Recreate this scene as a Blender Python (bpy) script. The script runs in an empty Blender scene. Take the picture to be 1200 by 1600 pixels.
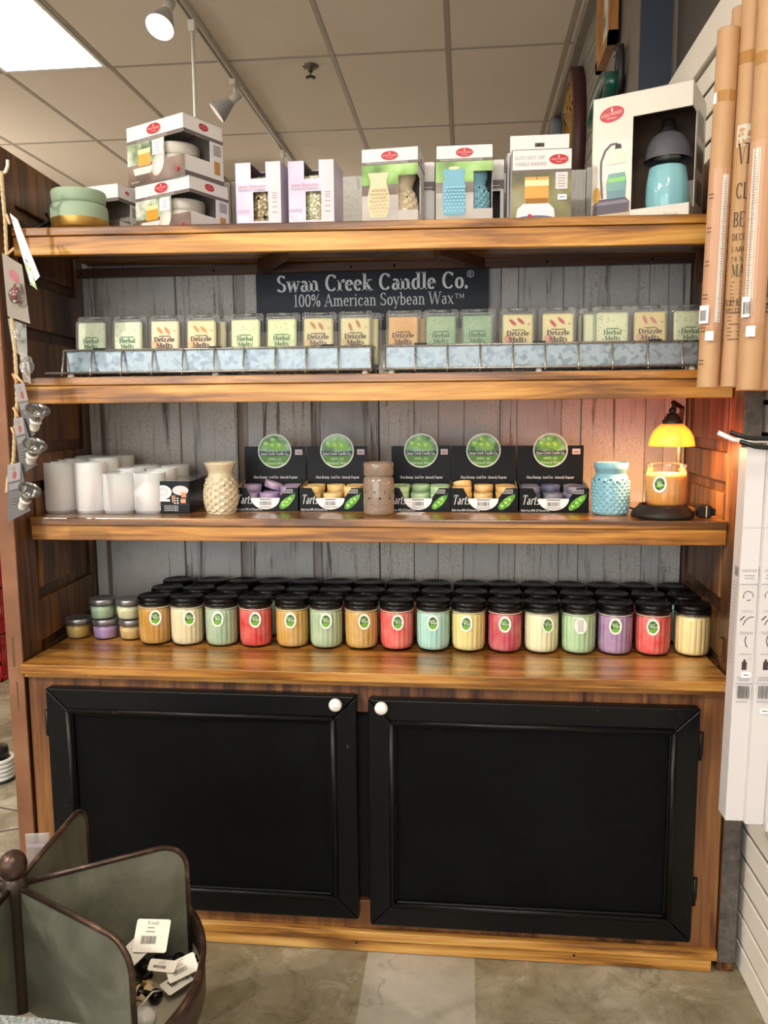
import bpy, math, random
from mathutils import Vector, Matrix
random.seed(7)
SC = bpy.context.scene
COL = SC.collection
# ---------------------------------------------------------------- camera
CAM = Vector((0.2583, -2.031, 1.4267)); FPX = 1250.0
def _axes(yaw, p, r):
    f = Vector((math.sin(yaw), math.cos(yaw), 0)); rt = Vector((math.cos(yaw), -math.sin(yaw), 0)); up = Vector((0, 0, 1))
    f2 = f*math.cos(p) + up*math.sin(p); u2 = up*math.cos(p) - f*math.sin(p)
    return rt*math.cos(r) + u2*math.sin(r), u2*math.cos(r) - rt*math.sin(r), f2
CR, CU, CF = _axes(-.1008, -.1243, -.0077)
cd = bpy.data.cameras.new('camera'); cam = bpy.data.objects.new('camera', cd); COL.objects.link(cam)
cd.sensor_fit = 'VERTICAL'; cd.sensor_height = 36.0; cd.lens = 36.0*FPX/1600.0; cd.clip_start = .02
cam.matrix_world = Matrix(((CR.x, CU.x, -CF.x, CAM.x), (CR.y, CU.y, -CF.y, CAM.y), (CR.z, CU.z, -CF.z, CAM.z), (0, 0, 0, 1)))
SC.camera = cam
# ---------------------------------------------------------------- light and exposure
W = bpy.data.worlds.new('world'); SC.world = W; W.use_nodes = True
W.node_tree.nodes['Background'].inputs[0].default_value = (.93, .97, 1, 1)
W.node_tree.nodes['Background'].inputs[1].default_value = 4.2
VS = SC.view_settings
VS.view_transform = 'Standard'; VS.look = 'None'; VS.gamma = 1.0; VS.use_curve_mapping = False; VS.exposure = 0.25
CEIL = 3.30
TROFFER_STRENGTH = 20.0
FILL_GLOBE = 34.0
SPOTS = [((-2.35, -2.6, 3.12), (-.15, 0, 1.1), 215, 66), ((-.2, -3.0, 3.12), (.45, 0, 1.2), 45, 70)]
def spot_light(loc, aim, power, ang, col=(1, .93, .84)):
    l = bpy.data.lights.new('track_spot', 'SPOT'); l.energy = power; l.spot_size = math.radians(ang); l.spot_blend = .6
    l.shadow_soft_size = .045; l.color = col
    o = bpy.data.objects.new('track_spot', l); COL.objects.link(o); o.location = loc
    o.rotation_euler = (Vector(aim)-Vector(loc)).to_track_quat('-Z', 'Y').to_euler()
for s in SPOTS: spot_light(*s)
pl = bpy.data.lights.new('shop_window_portal', 'AREA'); pl.shape = 'RECTANGLE'; pl.size = 4.4; pl.size_y = 2.2; pl.cycles.is_portal = True   # guides daylight through the shop window
po = bpy.data.objects.new('shop_window_portal', pl); COL.objects.link(po); po.location = (-1.6, -5.06, 1.5); po.rotation_euler = (math.radians(90), 0, 0)

# ---------------------------------------------------------------- pixel rays
def ray(px, py): return CF + CR*((px-600)/FPX) - CU*((py-800)/FPX)
def _on(ax, v, px, py):
    d = ray(px, py); return CAM + d*((v-CAM[ax])/d[ax])
def onX(v, px, py): return _on(0, v, px, py)
def onY(v, px, py): return _on(1, v, px, py)
def onZ(v, px, py): return _on(2, v, px, py)
def along(p0, dv, px):                     # distance from p0 along dv to the picture column px
    d = Vector(p0)-CAM; dv = Vector(dv); k = (px-600)/FPX
    return (k*d.dot(CF) - d.dot(CR))/(dv.dot(CR) - k*dv.dot(CF))
def mpp(p): return (Vector(p)-CAM).dot(CF)/FPX   # metres per pixel at p

# ---------------------------------------------------------------- materials
def lin(h):
    h = h.lstrip('#'); o = []
    for i in (0, 2, 4):
        c = int(h[i:i+2], 16)/255; o.append(c/12.92 if c <= .04045 else ((c+.055)/1.055)**2.4)
    return (*o, 1)
MATS = {}
class NT:
    def __init__(s, name):
        s.m = bpy.data.materials.new(name); s.m.use_nodes = True; s.t = s.m.node_tree; s.b = s.t.nodes['Principled BSDF']; s.out = s.t.nodes['Material Output']
    def n(s, typ, ins=None, **kw):
        x = s.t.nodes.new(typ)
        for k, v in kw.items(): setattr(x, k, v)
        for k, v in (ins or {}).items(): s.set(x, k, v)
        return x
    def set(s, x, k, v):
        if hasattr(v, 'is_output') : s.t.links.new(v, x.inputs[k])
        elif hasattr(v, 'outputs'): s.t.links.new(v.outputs[0], x.inputs[k])
        else: x.inputs[k].default_value = v
    def co(s, scale=(1, 1, 1), rnd=True):
        tc = s.n('ShaderNodeTexCoord')
        v = tc.outputs['Object']
        if rnd:
            oi = s.n('ShaderNodeObjectInfo'); mu = s.n('ShaderNodeMath', {0: oi.outputs['Random'], 1: 37.0}, operation='MULTIPLY')
            ad = s.n('ShaderNodeVectorMath', {0: v, 1: mu}, operation='ADD'); v = ad.outputs[0]
        return s.n('ShaderNodeVectorMath', {0: v, 1: scale}, operation='MULTIPLY').outputs[0]
    def noise(s, vec, scale=5, detail=4, rough=.55, dist=0):
        return s.n('ShaderNodeTexNoise', {'Vector': vec, 'Scale': scale, 'Detail': detail, 'Roughness': rough, 'Distortion': dist}).outputs[0]
    def ramp(s, fac, stops, interp='LINEAR'):
        r = s.n('ShaderNodeValToRGB', {0: fac}); e = r.color_ramp.elements; r.color_ramp.interpolation = interp
        while len(e) < len(stops): e.new(.5)
        for el, (p, c) in zip(e, stops):
            el.position = p; el.color = lin(c) if isinstance(c, str) else (c, c, c, 1)
        return r.outputs[0]
    def mix(s, fac, a, b, typ='MIX'):
        x = s.n('ShaderNodeMix', data_type='RGBA', blend_type=typ)
        for k, v in ((0, fac), (6, a), (7, b)): s.set(x, k, lin(v) if isinstance(v, str) else v)
        return x.outputs[2]
    def mapr(s, v, a, b, c, d): return s.n('ShaderNodeMapRange', {0: v, 1: a, 2: b, 3: c, 4: d}).outputs[0]
    def bump(s, h, strength=.3, dist=.002):
        s.set(s.b, 'Normal', s.n('ShaderNodeBump', {'Height': h, 'Strength': strength, 'Distance': dist}))
    def base(s, c, rough=.5, metal=0, spec=.5):
        s.set(s.b, 'Base Color', lin(c) if isinstance(c, str) else c); s.set(s.b, 'Roughness', rough); s.set(s.b, 'Metallic', metal); s.set(s.b, 'Specular IOR Level', spec)
        return s
def C(h, rough=.55, metal=0, spec=.4, emit=0, coat=0):
    k = (h, rough, metal, spec, emit, coat)
    if k not in MATS:
        t = NT('paint_'+h.lstrip('#')); t.base(h, rough, metal, spec)
        if coat: t.set(t.b, 'Coat Weight', coat); t.set(t.b, 'Coat Roughness', .06)
        if emit: t.set(t.b, 'Emission Color', lin(h)); t.set(t.b, 'Emission Strength', emit)
        n = t.noise(t.co((1, 1, 1)), 60, 3); t.set(t.b, 'Roughness', t.mapr(n, 0, 1, max(0, rough-.06), min(1, rough+.06)))
        MATS[k] = t.m
    return MATS[k]
def photo(name, stops, scale=14, rough=.35):          # blurry printed picture
    k = ('ph', name)
    if k not in MATS:
        t = NT('print_'+name); t.base(t.ramp(t.noise(t.co((1, 1, 1)), scale, 2), stops), rough); MATS[k] = t.m
    return MATS[k]
def wood(name, stops, ax=0, rough=.35, coat=.3, knots=True, saw=0, fine=1.0, scale=1.0):
    k = ('w', name)
    if k in MATS: return MATS[k]
    t = NT('wood_'+name); st = [14*scale]*3; st[ax] = 1.1*scale
    v = t.co(tuple(st)); g = t.noise(v, 1.6, 6, .6, .7)
    st2 = [120*scale]*3; st2[ax] = 2.5*scale
    g2 = t.noise(t.co(tuple(st2)), 1.0, 3, .6)
    st3 = [2.2]*3; st3[ax] = .7
    g3 = t.noise(t.co(tuple(st3)), 1.5, 2)
    f = t.n('ShaderNodeMath', {0: g, 1: t.mapr(g2, 0, 1, -.16*fine, .16*fine)}, operation='ADD').outputs[0]
    f = t.n('ShaderNodeMath', {0: f, 1: t.mapr(g3, .3, .7, -.12, .12)}, operation='ADD').outputs[0]
    c = t.ramp(f, stops)
    if knots:
        st4 = [7.0]*3; st4[ax] = 2.6
        vo = t.n('ShaderNodeTexVoronoi', {'Vector': t.co(tuple(st4)), 'Scale': 1.0}).outputs[0]
        c = t.mix(t.mapr(vo, .06, .24, .8, 0), c, stops[0][1])
    h = g2
    if saw:
        sv = [1.0]*3; sv[ax] = saw
        sw = t.n('ShaderNodeTexWave', {'Vector': t.co(tuple(x if i == ax else 3 for i, x in enumerate(sv))), 'Scale': 1.0, 'Distortion': 1.2, 'Detail': 2}, bands_direction='XYZ'[ax]).outputs[0]
        c = t.mix(t.n('ShaderNodeMath', {0: t.mapr(sw, .55, .9, 0, .38), 1: t.mapr(g3, .35, .65, 0, 1)}, operation='MULTIPLY').outputs[0], c, stops[0][1])
    t.base(c, t.mapr(g2, 0, 1, rough-.08, rough+.12)); t.set(t.b, 'Coat Weight', coat); t.set(t.b, 'Coat Roughness', .22)
    t.bump(h, .25, .0008); MATS[k] = t.m
    return t.m
def glassy(name, tint='#ffffff', refl=1.0, rough=.03, haze=0.0):   # thin clear glass or plastic: see-through with fresnel sheen
    k = ('g', name)
    if k in MATS: return MATS[k]
    t = NT('clear_'+name); t.t.nodes.remove(t.b)
    tr = t.n('ShaderNodeBsdfTransparent', {0: lin(tint)}); gl = t.n('ShaderNodeBsdfGlossy', {0: (1, 1, 1, 1), 'Roughness': rough})
    fr = t.n('ShaderNodeFresnel', {0: 1.45}); fm = t.n('ShaderNodeMath', {0: fr, 1: refl}, operation='MULTIPLY', use_clamp=True)
    nz = t.noise(t.co((1, 1, 1)), 25, 2); bp = t.n('ShaderNodeBump', {'Height': nz, 'Strength': .25, 'Distance': .001})
    t.set(gl, 'Normal', bp)
    mx = t.n('ShaderNodeMixShader', {0: fm.outputs[0], 1: tr, 2: gl})
    if haze:
        df = t.n('ShaderNodeBsdfDiffuse', {0: (.9, .92, .92, 1)}); mx = t.n('ShaderNodeMixShader', {0: haze, 1: mx, 2: df})
    t.t.links.new(mx.outputs[0], t.out.inputs[0]); MATS[k] = t.m
    return t.m

# ---------------------------------------------------------------- mesh builder
class MB:
    def __init__(s): s.v = []; s.f = []; s.mm = []; s.sm = []
    def add(s, vs, fs, m, smooth=False, M=None):
        o = len(s.v)
        s.v += [tuple(M @ Vector(p)) if M else tuple(p) for p in vs]
        for f in fs: s.f.append([i+o for i in f]); s.mm.append(m); s.sm.append(smooth)
        return s
    def box(s, x0, x1, y0, y1, z0, z1, m, M=None, ch=0):
        if not ch:
            vs = [(x, y, z) for x in (x0, x1) for y in (y0, y1) for z in (z0, z1)]
            return s.add(vs, [(0, 1, 3, 2), (4, 6, 7, 5), (0, 4, 5, 1), (2, 3, 7, 6), (0, 2, 6, 4), (1, 5, 7, 3)], m, False, M)
        # chamfered edges
        vs = []; X = (x0, x1); Y = (y0, y1); Z = (z0, z1); idx = {}
        for i in (0, 1):
            for j in (0, 1):
                for k in (0, 1):
                    sx, sy, sz = (ch if i == 0 else -ch), (ch if j == 0 else -ch), (ch if k == 0 else -ch)
                    for a, p in enumerate(((X[i], Y[j]+sy, Z[k]+sz), (X[i]+sx, Y[j], Z[k]+sz), (X[i]+sx, Y[j]+sy, Z[k]))):
                        idx[i, j, k, a] = len(vs); vs.append(p)
        F = []
        for i in (0, 1): F.append([idx[i, j, k, 0] for j, k in ((0, 0), (0, 1), (1, 1), (1, 0))][::(1 if i == 0 else -1)])
        for j in (0, 1): F.append([idx[i, j, k, 1] for i, k in ((0, 0), (1, 0), (1, 1), (0, 1))][::(1 if j == 0 else -1)])
        for k in (0, 1): F.append([idx[i, j, k, 2] for i, j in ((0, 0), (0, 1), (1, 1), (1, 0))][::(1 if k == 0 else -1)])
        for j in (0, 1):
            for k in (0, 1): F.append([idx[0, j, k, 1], idx[1, j, k, 1], idx[1, j, k, 2], idx[0, j, k, 2]])
        for i in (0, 1):
            for k in (0, 1): F.append([idx[i, 0, k, 0], idx[i, 1, k, 0], idx[i, 1, k, 2], idx[i, 0, k, 2]])
        for i in (0, 1):
            for j in (0, 1): F.append([idx[i, j, 0, 0], idx[i, j, 1, 0], idx[i, j, 1, 1], idx[i, j, 0, 1]])
        for i in (0, 1):
            for j in (0, 1):
                for k in (0, 1): F.append([idx[i, j, k, 0], idx[i, j, k, 1], idx[i, j, k, 2]])
        return s.add(vs, F, m, False, M)
    def lathe(s, prof, m, seg=32, M=None, rib=None, smooth=True, cap0=False, cap1=False):
        vs = []; F = []; n = len(prof)
        for (r, z) in prof:
            for i in range(seg):
                a = 2*math.pi*i/seg; rr = r*(rib(a, z) if rib else 1); vs.append((rr*math.cos(a), rr*math.sin(a), z))
        for j in range(n-1):
            for i in range(seg): F.append((j*seg+i, j*seg+(i+1) % seg, (j+1)*seg+(i+1) % seg, (j+1)*seg+i))
        if cap0: F.append(list(range(seg))[::-1])
        if cap1: F.append([(n-1)*seg+i for i in range(seg)])
        return s.add(vs, F, m, smooth, M)
    def tube(s, path, r, m, seg=8, M=None, caps=True, closed=False):
        P = [Vector(p) for p in path]; n = len(P); vs = []; F = []; up = None
        for i, p in enumerate(P):
            if closed: d = P[(i+1) % n]-P[i-1]
            else: d = P[min(i+1, n-1)]-P[max(i-1, 0)]
            d.normalize()
            if up is None:
                up = Vector((0, 0, 1)) if abs(d.z) < .9 else Vector((1, 0, 0))
            up = (up - d*up.dot(d)); up = up.normalized() if up.length > 1e-6 else d.orthogonal().normalized()
            sd = d.cross(up); rr = r[i] if isinstance(r, (list, tuple)) else r
            for k in range(seg):
                a = 2*math.pi*k/seg; vs.append(p + up*(rr*math.cos(a)) + sd*(rr*math.sin(a)))
        for i in range(n if closed else n-1):
            for k in range(seg): F.append((i*seg+k, i*seg+(k+1) % seg, ((i+1) % n)*seg+(k+1) % seg, ((i+1) % n)*seg+k))
        if caps and not closed: F += [list(range(seg))[::-1], [(n-1)*seg+k for k in range(seg)]]
        return s.add(vs, F, m, True, M)
    def prism(s, pts, z0, z1, m, M=None, smooth=False):       # polygon in local xy, extruded along z
        n = len(pts); vs = [(x, y, z0) for x, y in pts] + [(x, y, z1) for x, y in pts]
        F = [list(range(n))[::-1], [n+i for i in range(n)]] + [(i, (i+1) % n, n+(i+1) % n, n+i) for i in range(n)]
        return s.add(vs, F, m, smooth, M)
    def ball(s, c, r, m, seg=16, M=None, sz=1.0):
        pr = [(max(1e-4, r*math.sin(math.pi*i/10)), -r*sz*math.cos(math.pi*i/10)) for i in range(11)]
        T = Matrix.Translation(c); return s.lathe(pr, m, seg, (M @ T) if M else T)
    def mesh(s, name):
        me = bpy.data.meshes.new(name); me.from_pydata(s.v, [], s.f)
        ml = []
        for m in s.mm:
            if m not in ml: ml.append(m)
        for m in ml: me.materials.append(m)
        me.polygons.foreach_set('material_index', [ml.index(m) for m in s.mm]); me.polygons.foreach_set('use_smooth', s.sm); me.update()
        return me
    def build(s, name, parent=None, loc=None, rot=None):
        return obj(name, s.mesh(name), parent, loc, rot)
def obj(name, me, parent=None, loc=None, rot=None):
    o = bpy.data.objects.new(name, me); COL.objects.link(o)
    if parent: o.parent = parent
    if loc is not None: o.location = loc
    if rot is not None: o.rotation_euler = rot if hasattr(rot, '__len__') else (0, 0, rot)
    return o
def tag(o, label=None, cat=None, group=None, kind=None):
    if label: o['label'] = label
    if cat: o['category'] = cat
    if group: o['group'] = group
    if kind: o['kind'] = kind
    return o
def thing(name, label, cat, loc=(0, 0, 0), rz=0, group=None):
    return tag(obj(name, None, None, loc, rz), label, cat, group)
def bevel(o, w=.003, seg=2):
    b = o.modifiers.new('bevel', 'BEVEL'); b.width = w; b.segments = seg; b.limit_method = 'ANGLE'; return o
def copy_tree(o, parent=None):
    c = o.copy(); COL.objects.link(c); c.parent = parent
    for ch in list(o.children): copy_tree(ch, c)
    return c
def rrect(x0, y0, x1, y1, r, n=4):
    P = []
    for cx, cy, a in ((x1-r, y1-r, 0), (x0+r, y1-r, 90), (x0+r, y0+r, 180), (x1-r, y0+r, 270)):
        for i in range(n+1):
            t = math.radians(a+90*i/n); P.append((cx+r*math.cos(t), cy+r*math.sin(t)))
    return P
ORD = ['first', 'second', 'third', 'fourth', 'fifth', 'sixth', 'seventh', 'eighth', 'ninth', 'tenth', 'eleventh', 'twelfth', 'thirteenth', 'fourteenth', 'fifteenth', 'sixteenth', 'seventeenth', 'eighteenth']
# ---------------------------------------------------------------- drawn lettering (strokes in hundredths of an em)
GL = {
'A': '70 T 8 0 33 70|L 33 70 60 0|T 17 24 50 24|S 8 0 18|S 60 0 22', 'B': '62 L 15 70 15 0|A 32 53 18 17 90 -90|A 33 18 22 18 90 -90|T 15 70 32 70|T 15 36 33 36|T 15 0 33 0|S 11 70 10|S 11 0 10',
'C': '66 A 36 35 28 35 42 318|T 58 66 58 52', 'D': '70 L 15 70 15 0|A 30 35 32 35 90 -90|T 15 70 30 70|T 15 0 30 0|S 11 70 10|S 11 0 10', 'E': '60 L 15 70 15 0|T 15 70 50 70|T 15 36 40 36|T 15 0 52 0|S 11 70 10|S 11 0 10|T 50 70 50 58|T 52 0 52 13',
'F': '56 L 15 70 15 0|T 15 70 50 70|T 15 36 40 36|S 15 0 22|S 11 70 10|T 50 70 50 58', 'G': '70 A 36 35 28 35 42 330|L 58 30 58 6|S 56 30 20|T 58 66 58 52', 'H': '74 L 15 70 15 0|L 59 70 59 0|T 15 36 59 36|S 15 0 22|S 59 0 22|S 15 70 22|S 59 70 22',
'I': '34 L 17 70 17 0|S 17 0 22|S 17 70 22', 'K': '70 L 15 70 15 0|T 17 28 52 70|L 28 40 58 0|S 15 0 22|S 15 70 22|S 58 0 18|S 52 70 18', 'L': '58 L 15 70 15 0|T 15 0 52 0|S 15 70 22|S 11 0 10|T 52 0 52 14', 'M': '86 T 13 0 15 70|L 15 70 42 8|T 42 8 70 70|L 70 70 71 0|S 13 0 18|S 71 0 22|S 11 70 14|S 74 70 14',
'N': '72 T 14 0 14 70|L 14 70 58 0|T 58 0 58 70|S 14 0 18|S 58 70 18|S 10 70 12', 'O': '72 A 36 35 29 35 0 360', 'P': '60 L 15 70 15 0|A 32 52 20 18 90 -90|T 15 70 32 70|T 15 34 32 34|S 15 0 22|S 11 70 10', 'R': '68 L 15 70 15 0|A 32 52 20 18 90 -90|T 15 70 32 70|T 15 34 32 34|L 32 34 58 0|S 15 0 22|S 11 70 10|S 60 0 12',
'S': '54 A 26 53 18 17 35 270|A 26 18 20 18 90 -145|T 43 68 43 56|T 7 2 7 15', 'T': '62 L 31 70 31 0|T 5 70 57 70|S 31 0 24|T 5 70 5 56|T 57 70 57 56', 'U': '72 L 14 70 14 22|A 36 22 22 22 180 360|T 58 22 58 70|S 14 70 22|S 58 70 18', 'V': '68 L 8 70 34 0|T 34 0 60 70|S 8 70 20|S 60 70 18', 'W': '96 L 6 70 26 0|T 26 0 48 70|L 48 70 68 0|T 68 0 90 70|S 6 70 20|S 48 70 14|S 90 70 16', 'X': '68 L 9 70 59 0|T 9 0 59 70|S 9 70 18|S 59 0 18|S 9 0 16|S 59 70 16', 'Y': '66 L 8 70 33 32|T 33 32 58 70|L 33 32 33 0|S 33 0 22|S 8 70 20|S 58 70 16',
'a': '46 A 21 33 13 13 150 0|L 34 33 34 5|A 21 14 14 14 80 310|T 21 28 34 29|T 34 5 43 3', 'b': '52 L 13 72 13 0|A 27 23 17 23 130 -130|S 8 72 10', 'c': '44 A 24 23 18 23 45 320|D 35 37', 'd': '53 L 38 72 38 0|A 24 23 17 23 50 310|S 33 72 10|S 43 0 10', 'e': '44 A 22 23 17 23 0 318|T 5 25 39 25', 'f': '34 L 14 0 14 58|A 25 58 11 13 180 60|T 4 46 28 46|S 14 0 20',
'g': '50 A 22 30 15 16 0 360|A 23 -5 18 12 0 360|T 34 42 46 46', 'h': '54 L 12 72 12 0|A 26 32 14 14 175 0|L 40 32 40 0|S 12 0 20|S 40 0 20|S 7 72 10', 'i': '27 L 13 46 13 0|S 13 0 20|S 8 46 10|D 13 62', 'k': '54 L 12 72 12 0|T 14 20 38 46|L 22 27 44 0|S 12 0 20|S 44 0 16|S 38 46 16|S 7 72 10', 'l': '27 L 13 72 13 0|S 13 0 20|S 8 72 10', 'm': '80 L 12 46 12 0|A 25 33 13 13 170 0|L 38 33 38 0|A 52 33 14 13 170 0|L 66 33 66 0|S 12 0 18|S 38 0 18|S 66 0 18|S 7 46 10',
'n': '53 L 12 46 12 0|A 26 32 14 14 170 0|L 40 32 40 0|S 12 0 20|S 40 0 20|S 7 46 10', 'o': '48 A 24 23 18 23 0 360', 'p': '52 L 13 46 13 -20|A 27 23 17 23 130 -130|S 13 -20 20|S 8 46 10', 'q': '52 L 38 46 38 -20|A 24 23 17 23 50 310|S 38 -20 20', 'r': '38 L 12 46 12 0|A 26 31 14 14 165 70|D 32 42|S 12 0 20|S 7 46 10', 's': '38 A 19 35 12 11 30 270|A 19 12 13 12 90 -145', 't': '32 L 13 60 13 8|A 22 9 9 9 180 320|T 3 46 27 46', 'u': '54 L 12 46 12 14|A 25 14 13 14 180 350|L 40 46 40 0|S 7 46 10|S 35 46 10|S 44 0 8', 'v': '48 L 6 46 24 0|T 24 0 42 46|S 6 46 16|S 42 46 14', 'w': '68 L 6 46 21 0|T 21 0 34 46|L 34 46 49 0|T 49 0 62 46|S 6 46 14|S 34 46 10|S 62 46 12', 'x': '48 L 7 46 41 0|T 7 0 41 46|S 7 46 14|S 41 0 14', 'y': '48 L 6 46 24 2|T 42 46 20 -14|D 14 -16|S 6 46 16|S 42 46 14', 'z': '44 T 6 46 38 46|L 38 46 6 0|T 6 0 38 0',
'0': '50 A 25 35 19 35 0 360', '1': '40 L 21 70 21 0|T 10 60 21 70|S 21 0 24', '2': '50 A 25 52 16 18 160 -30|T 39 43 8 0|L 8 1 42 1', '3': '50 A 24 53 14 17 150 -90|A 24 18 18 18 90 -150', '4': '52 L 34 70 34 0|T 34 70 6 22|T 6 20 46 20', '5': '50 T 12 70 40 70|T 12 70 11 42|A 24 21 19 22 115 -140', '6': '50 A 25 21 18 21 0 360|A 36 26 28 44 180 100', '8': '50 A 25 53 15 17 0 360|A 25 18 19 18 0 360', '9': '50 A 25 49 18 21 0 360|A 14 44 28 44 0 -80',
'%': '76 A 17 53 12 17 0 360|A 58 17 12 17 0 360|T 14 0 60 70', '.': '18 D 9 5', '-': '30 L 5 25 25 25', '*': '26 D 13 24', '!': '20 L 10 70 10 22|D 10 5', '&': '70 A 30 54 13 16 0 360|A 28 18 22 18 100 330|L 24 42 60 0', '$': '50 A 25 51 15 15 35 270|A 25 20 16 16 90 -145|T 25 76 25 -6', "'": '14 L 7 72 7 56', '/': '36 T 6 0 30 72', ':': '16 D 8 8|D 8 36'}
_G = {}
def glyph(ch):
    if ch not in _G:
        w, body = GL[ch].split(' ', 1); st = []
        for p in body.split('|'):
            q = p.split(); st.append((q[0], [float(x)/100 for x in q[1:]] if q[0] != 'A' else [float(x) for x in q[1:]]))
        _G[ch] = (float(w)/100, st)
    return _G[ch]
def stroke(pts, T, t, thin=False):
    n = len(pts); L = []; R = []
    for i, (x, y) in enumerate(pts):
        a = pts[max(i-1, 0)]; b = pts[min(i+1, n-1)]; dx, dy = b[0]-a[0], b[1]-a[1]; l = math.hypot(dx, dy) or 1; dx /= l; dy /= l
        w = t if thin else t+(T-t)*abs(dy)**1.2
        L.append((x-dy*w/2, y+dx*w/2)); R.append((x+dy*w/2, y-dx*w/2))
    return [[L[i], R[i], R[i+1], L[i+1]] for i in range(n-1)]
def text_polys(s, size, T=.12, t=.05, serif=True, shear=0, sx=1.0, gap=.02, cen=False):
    out = []; x0 = 0
    for ch in s:
        if ch == ' ': x0 += .28; continue
        w, st = glyph(ch)
        for k, a in st:
            ps = []
            if k == 'L': ps = stroke(list(zip(a[0::2], a[1::2])), T, t)
            elif k == 'T': ps = stroke(list(zip(a[0::2], a[1::2])), T, t, True)
            elif k == 'A':
                n = max(3, int(abs(a[5]-a[4])/24)); pts = []
                for i in range(n+1):
                    an = math.radians(a[4]+(a[5]-a[4])*i/n); ix = (T if True else t)/2*.5
                    pts.append(((a[0]/100)+(a[2]/100-ix*.6)*math.cos(an), a[1]/100+(a[3]/100-t/2)*math.sin(an)))
                ps = stroke(pts, T, t)
            elif k == 'S':
                if serif:
                    wd = a[2]+T*.5; y = a[1]+(t/2 if a[1] < .3 else -t/2); ps = [[(a[0]-wd/2, y-t*.5), (a[0]+wd/2, y-t*.5), (a[0]+wd/2, y+t*.5), (a[0]-wd/2, y+t*.5)]]
            elif k == 'D':
                r = max(T*.55, .045); ps = [[(a[0]+r*math.cos(i*math.pi/4), a[1]+r*math.sin(i*math.pi/4)) for i in range(8)]]
            for p in ps: out.append([((x0+x)*size*sx+shear*y*size, y*size) for x, y in p])
        x0 += w+gap
    W_ = x0*size*sx
    if cen: out = [[(x-W_/2, y) for x, y in p] for p in out]
    return out, W_
class Print:
    """flat print on a surface: u along ex, v along ey, each call a hair further out"""
    def __init__(s, mb, o, ex, ey, fn=None):
        s.mb = mb; s.o = Vector(o); s.ex = Vector(ex).normalized(); s.ey = Vector(ey).normalized(); s.n = s.ex.cross(s.ey); s.k = 0; s.fn = fn
    def P(s, u, v):
        if s.fn: return s.fn(u, v, s.k*.00012+.0002)
        return s.o + s.ex*u + s.ey*v + s.n*(s.k*.00012+.0002)
    def poly(s, pts, m, nb=False):
        if not nb: s.k += 1
        s.mb.add([s.P(u, v) for u, v in pts], [list(range(len(pts)))], m)
    def rect(s, u0, v0, u1, v1, m): s.poly([(u0, v0), (u1, v0), (u1, v1), (u0, v1)], m)
    def oval(s, cu, cv, ru, rv, m, n=20, rot=0):
        c, d = math.cos(rot), math.sin(rot)
        s.poly([(cu+ru*math.cos(2*math.pi*i/n)*c-rv*math.sin(2*math.pi*i/n)*d, cv+ru*math.cos(2*math.pi*i/n)*d+rv*math.sin(2*math.pi*i/n)*c) for i in range(n)], m)
    def text(s, tx, u, v, size, m, width=None, cen=True, rot=0, **kw):
        ps, w = text_polys(tx, size, cen=cen, **kw)
        if width:
            f = width/w; ps = [[(x*f, y) for x, y in p] for p in ps]
        s.k += 1; c, d = math.cos(rot), math.sin(rot)
        for p in ps: s.poly([(u+x*c-y*d, v+x*d+y*c) for x, y in p], m, True)
    def lines(s, u, v, w, n, dv, h, m):                    # rows of print too small to read
        for i in range(n):
            ww = w*(.7+.3*random.random()); s.rect(u-ww/2, v-i*dv, u+ww/2, v-i*dv+h, m)
    def barcode(s, u, v, w, h, m):
        x = 0; s.k += 1
        while x < w:
            b = w*random.choice((.02, .03, .05)); s.poly([(u+x, v), (u+min(x+b, w), v), (u+min(x+b, w), v+h), (u+x, v+h)], m, True); x += b+w*random.choice((.02, .03, .04))
# ---------------------------------------------------------------- the setting
def concrete():
    t = NT('floor_concrete'); v = t.co((1, 1, 1), False)
    n1 = t.noise(v, 2.2, 6, .62, .4); n2 = t.noise(v, 9, 6, .7, .8); n3 = t.noise(v, 70, 3, .6)
    c = t.ramp(n1, [(.3, '#5f5747'), (.46, '#80775f'), (.58, '#968d78'), (.72, '#aca48f')])
    c = t.mix(t.mapr(n2, .50, .64, 0, .6), c, '#675d47')
    c = t.mix(t.mapr(n2, .44, .32, 0, .6), c, '#b9b3a2')
    # repair patch with a straight edge, and its hairline cracks
    sp = t.n('ShaderNodeSeparateXYZ', {0: v})
    a = t.n('ShaderNodeMath', {0: sp.outputs[0], 1: FLOORPATCH[0]}, operation='GREATER_THAN').outputs[0]
    b = t.n('ShaderNodeMath', {0: sp.outputs[0], 1: FLOORPATCH[1]}, operation='LESS_THAN').outputs[0]
    m = t.n('ShaderNodeMath', {0: a, 1: b}, operation='MULTIPLY').outputs[0]
    c = t.mix(t.n('ShaderNodeMath', {0: m, 1: t.mapr(n1, .3, .7, .25, .7)}, operation='MULTIPLY').outputs[0], c, '#b9b5aa')
    wv = t.n('ShaderNodeVectorMath', {0: v, 1: t.n('ShaderNodeVectorMath', {0: t.n('ShaderNodeTexNoise', {'Vector': v, 'Scale': 6.0, 'Detail': 5}).outputs[1], 1: (.35, .35, .35)}, operation='MULTIPLY')}, operation='ADD').outputs[0]
    cr = t.n('ShaderNodeTexVoronoi', {'Vector': wv, 'Scale': 3.1}, feature='DISTANCE_TO_EDGE').outputs[0]
    c = t.mix(t.n('ShaderNodeMath', {0: t.mapr(cr, 0, .016, .5, 0), 1: t.mapr(n2, .42, .58, 0, 1)}, operation='MULTIPLY').outputs[0], c, '#4a4335')
    t.base(c, t.mapr(n2, .3, .7, .28, .6)); t.bump(n3, .15, .001)
    return t.m
FLOORPATCH = (onZ(0, 566, 1540).x, onZ(0, 742, 1540).x)
X0, X1, Y0, Y1 = -6.0, .96, -5.0, 8.0
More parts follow.
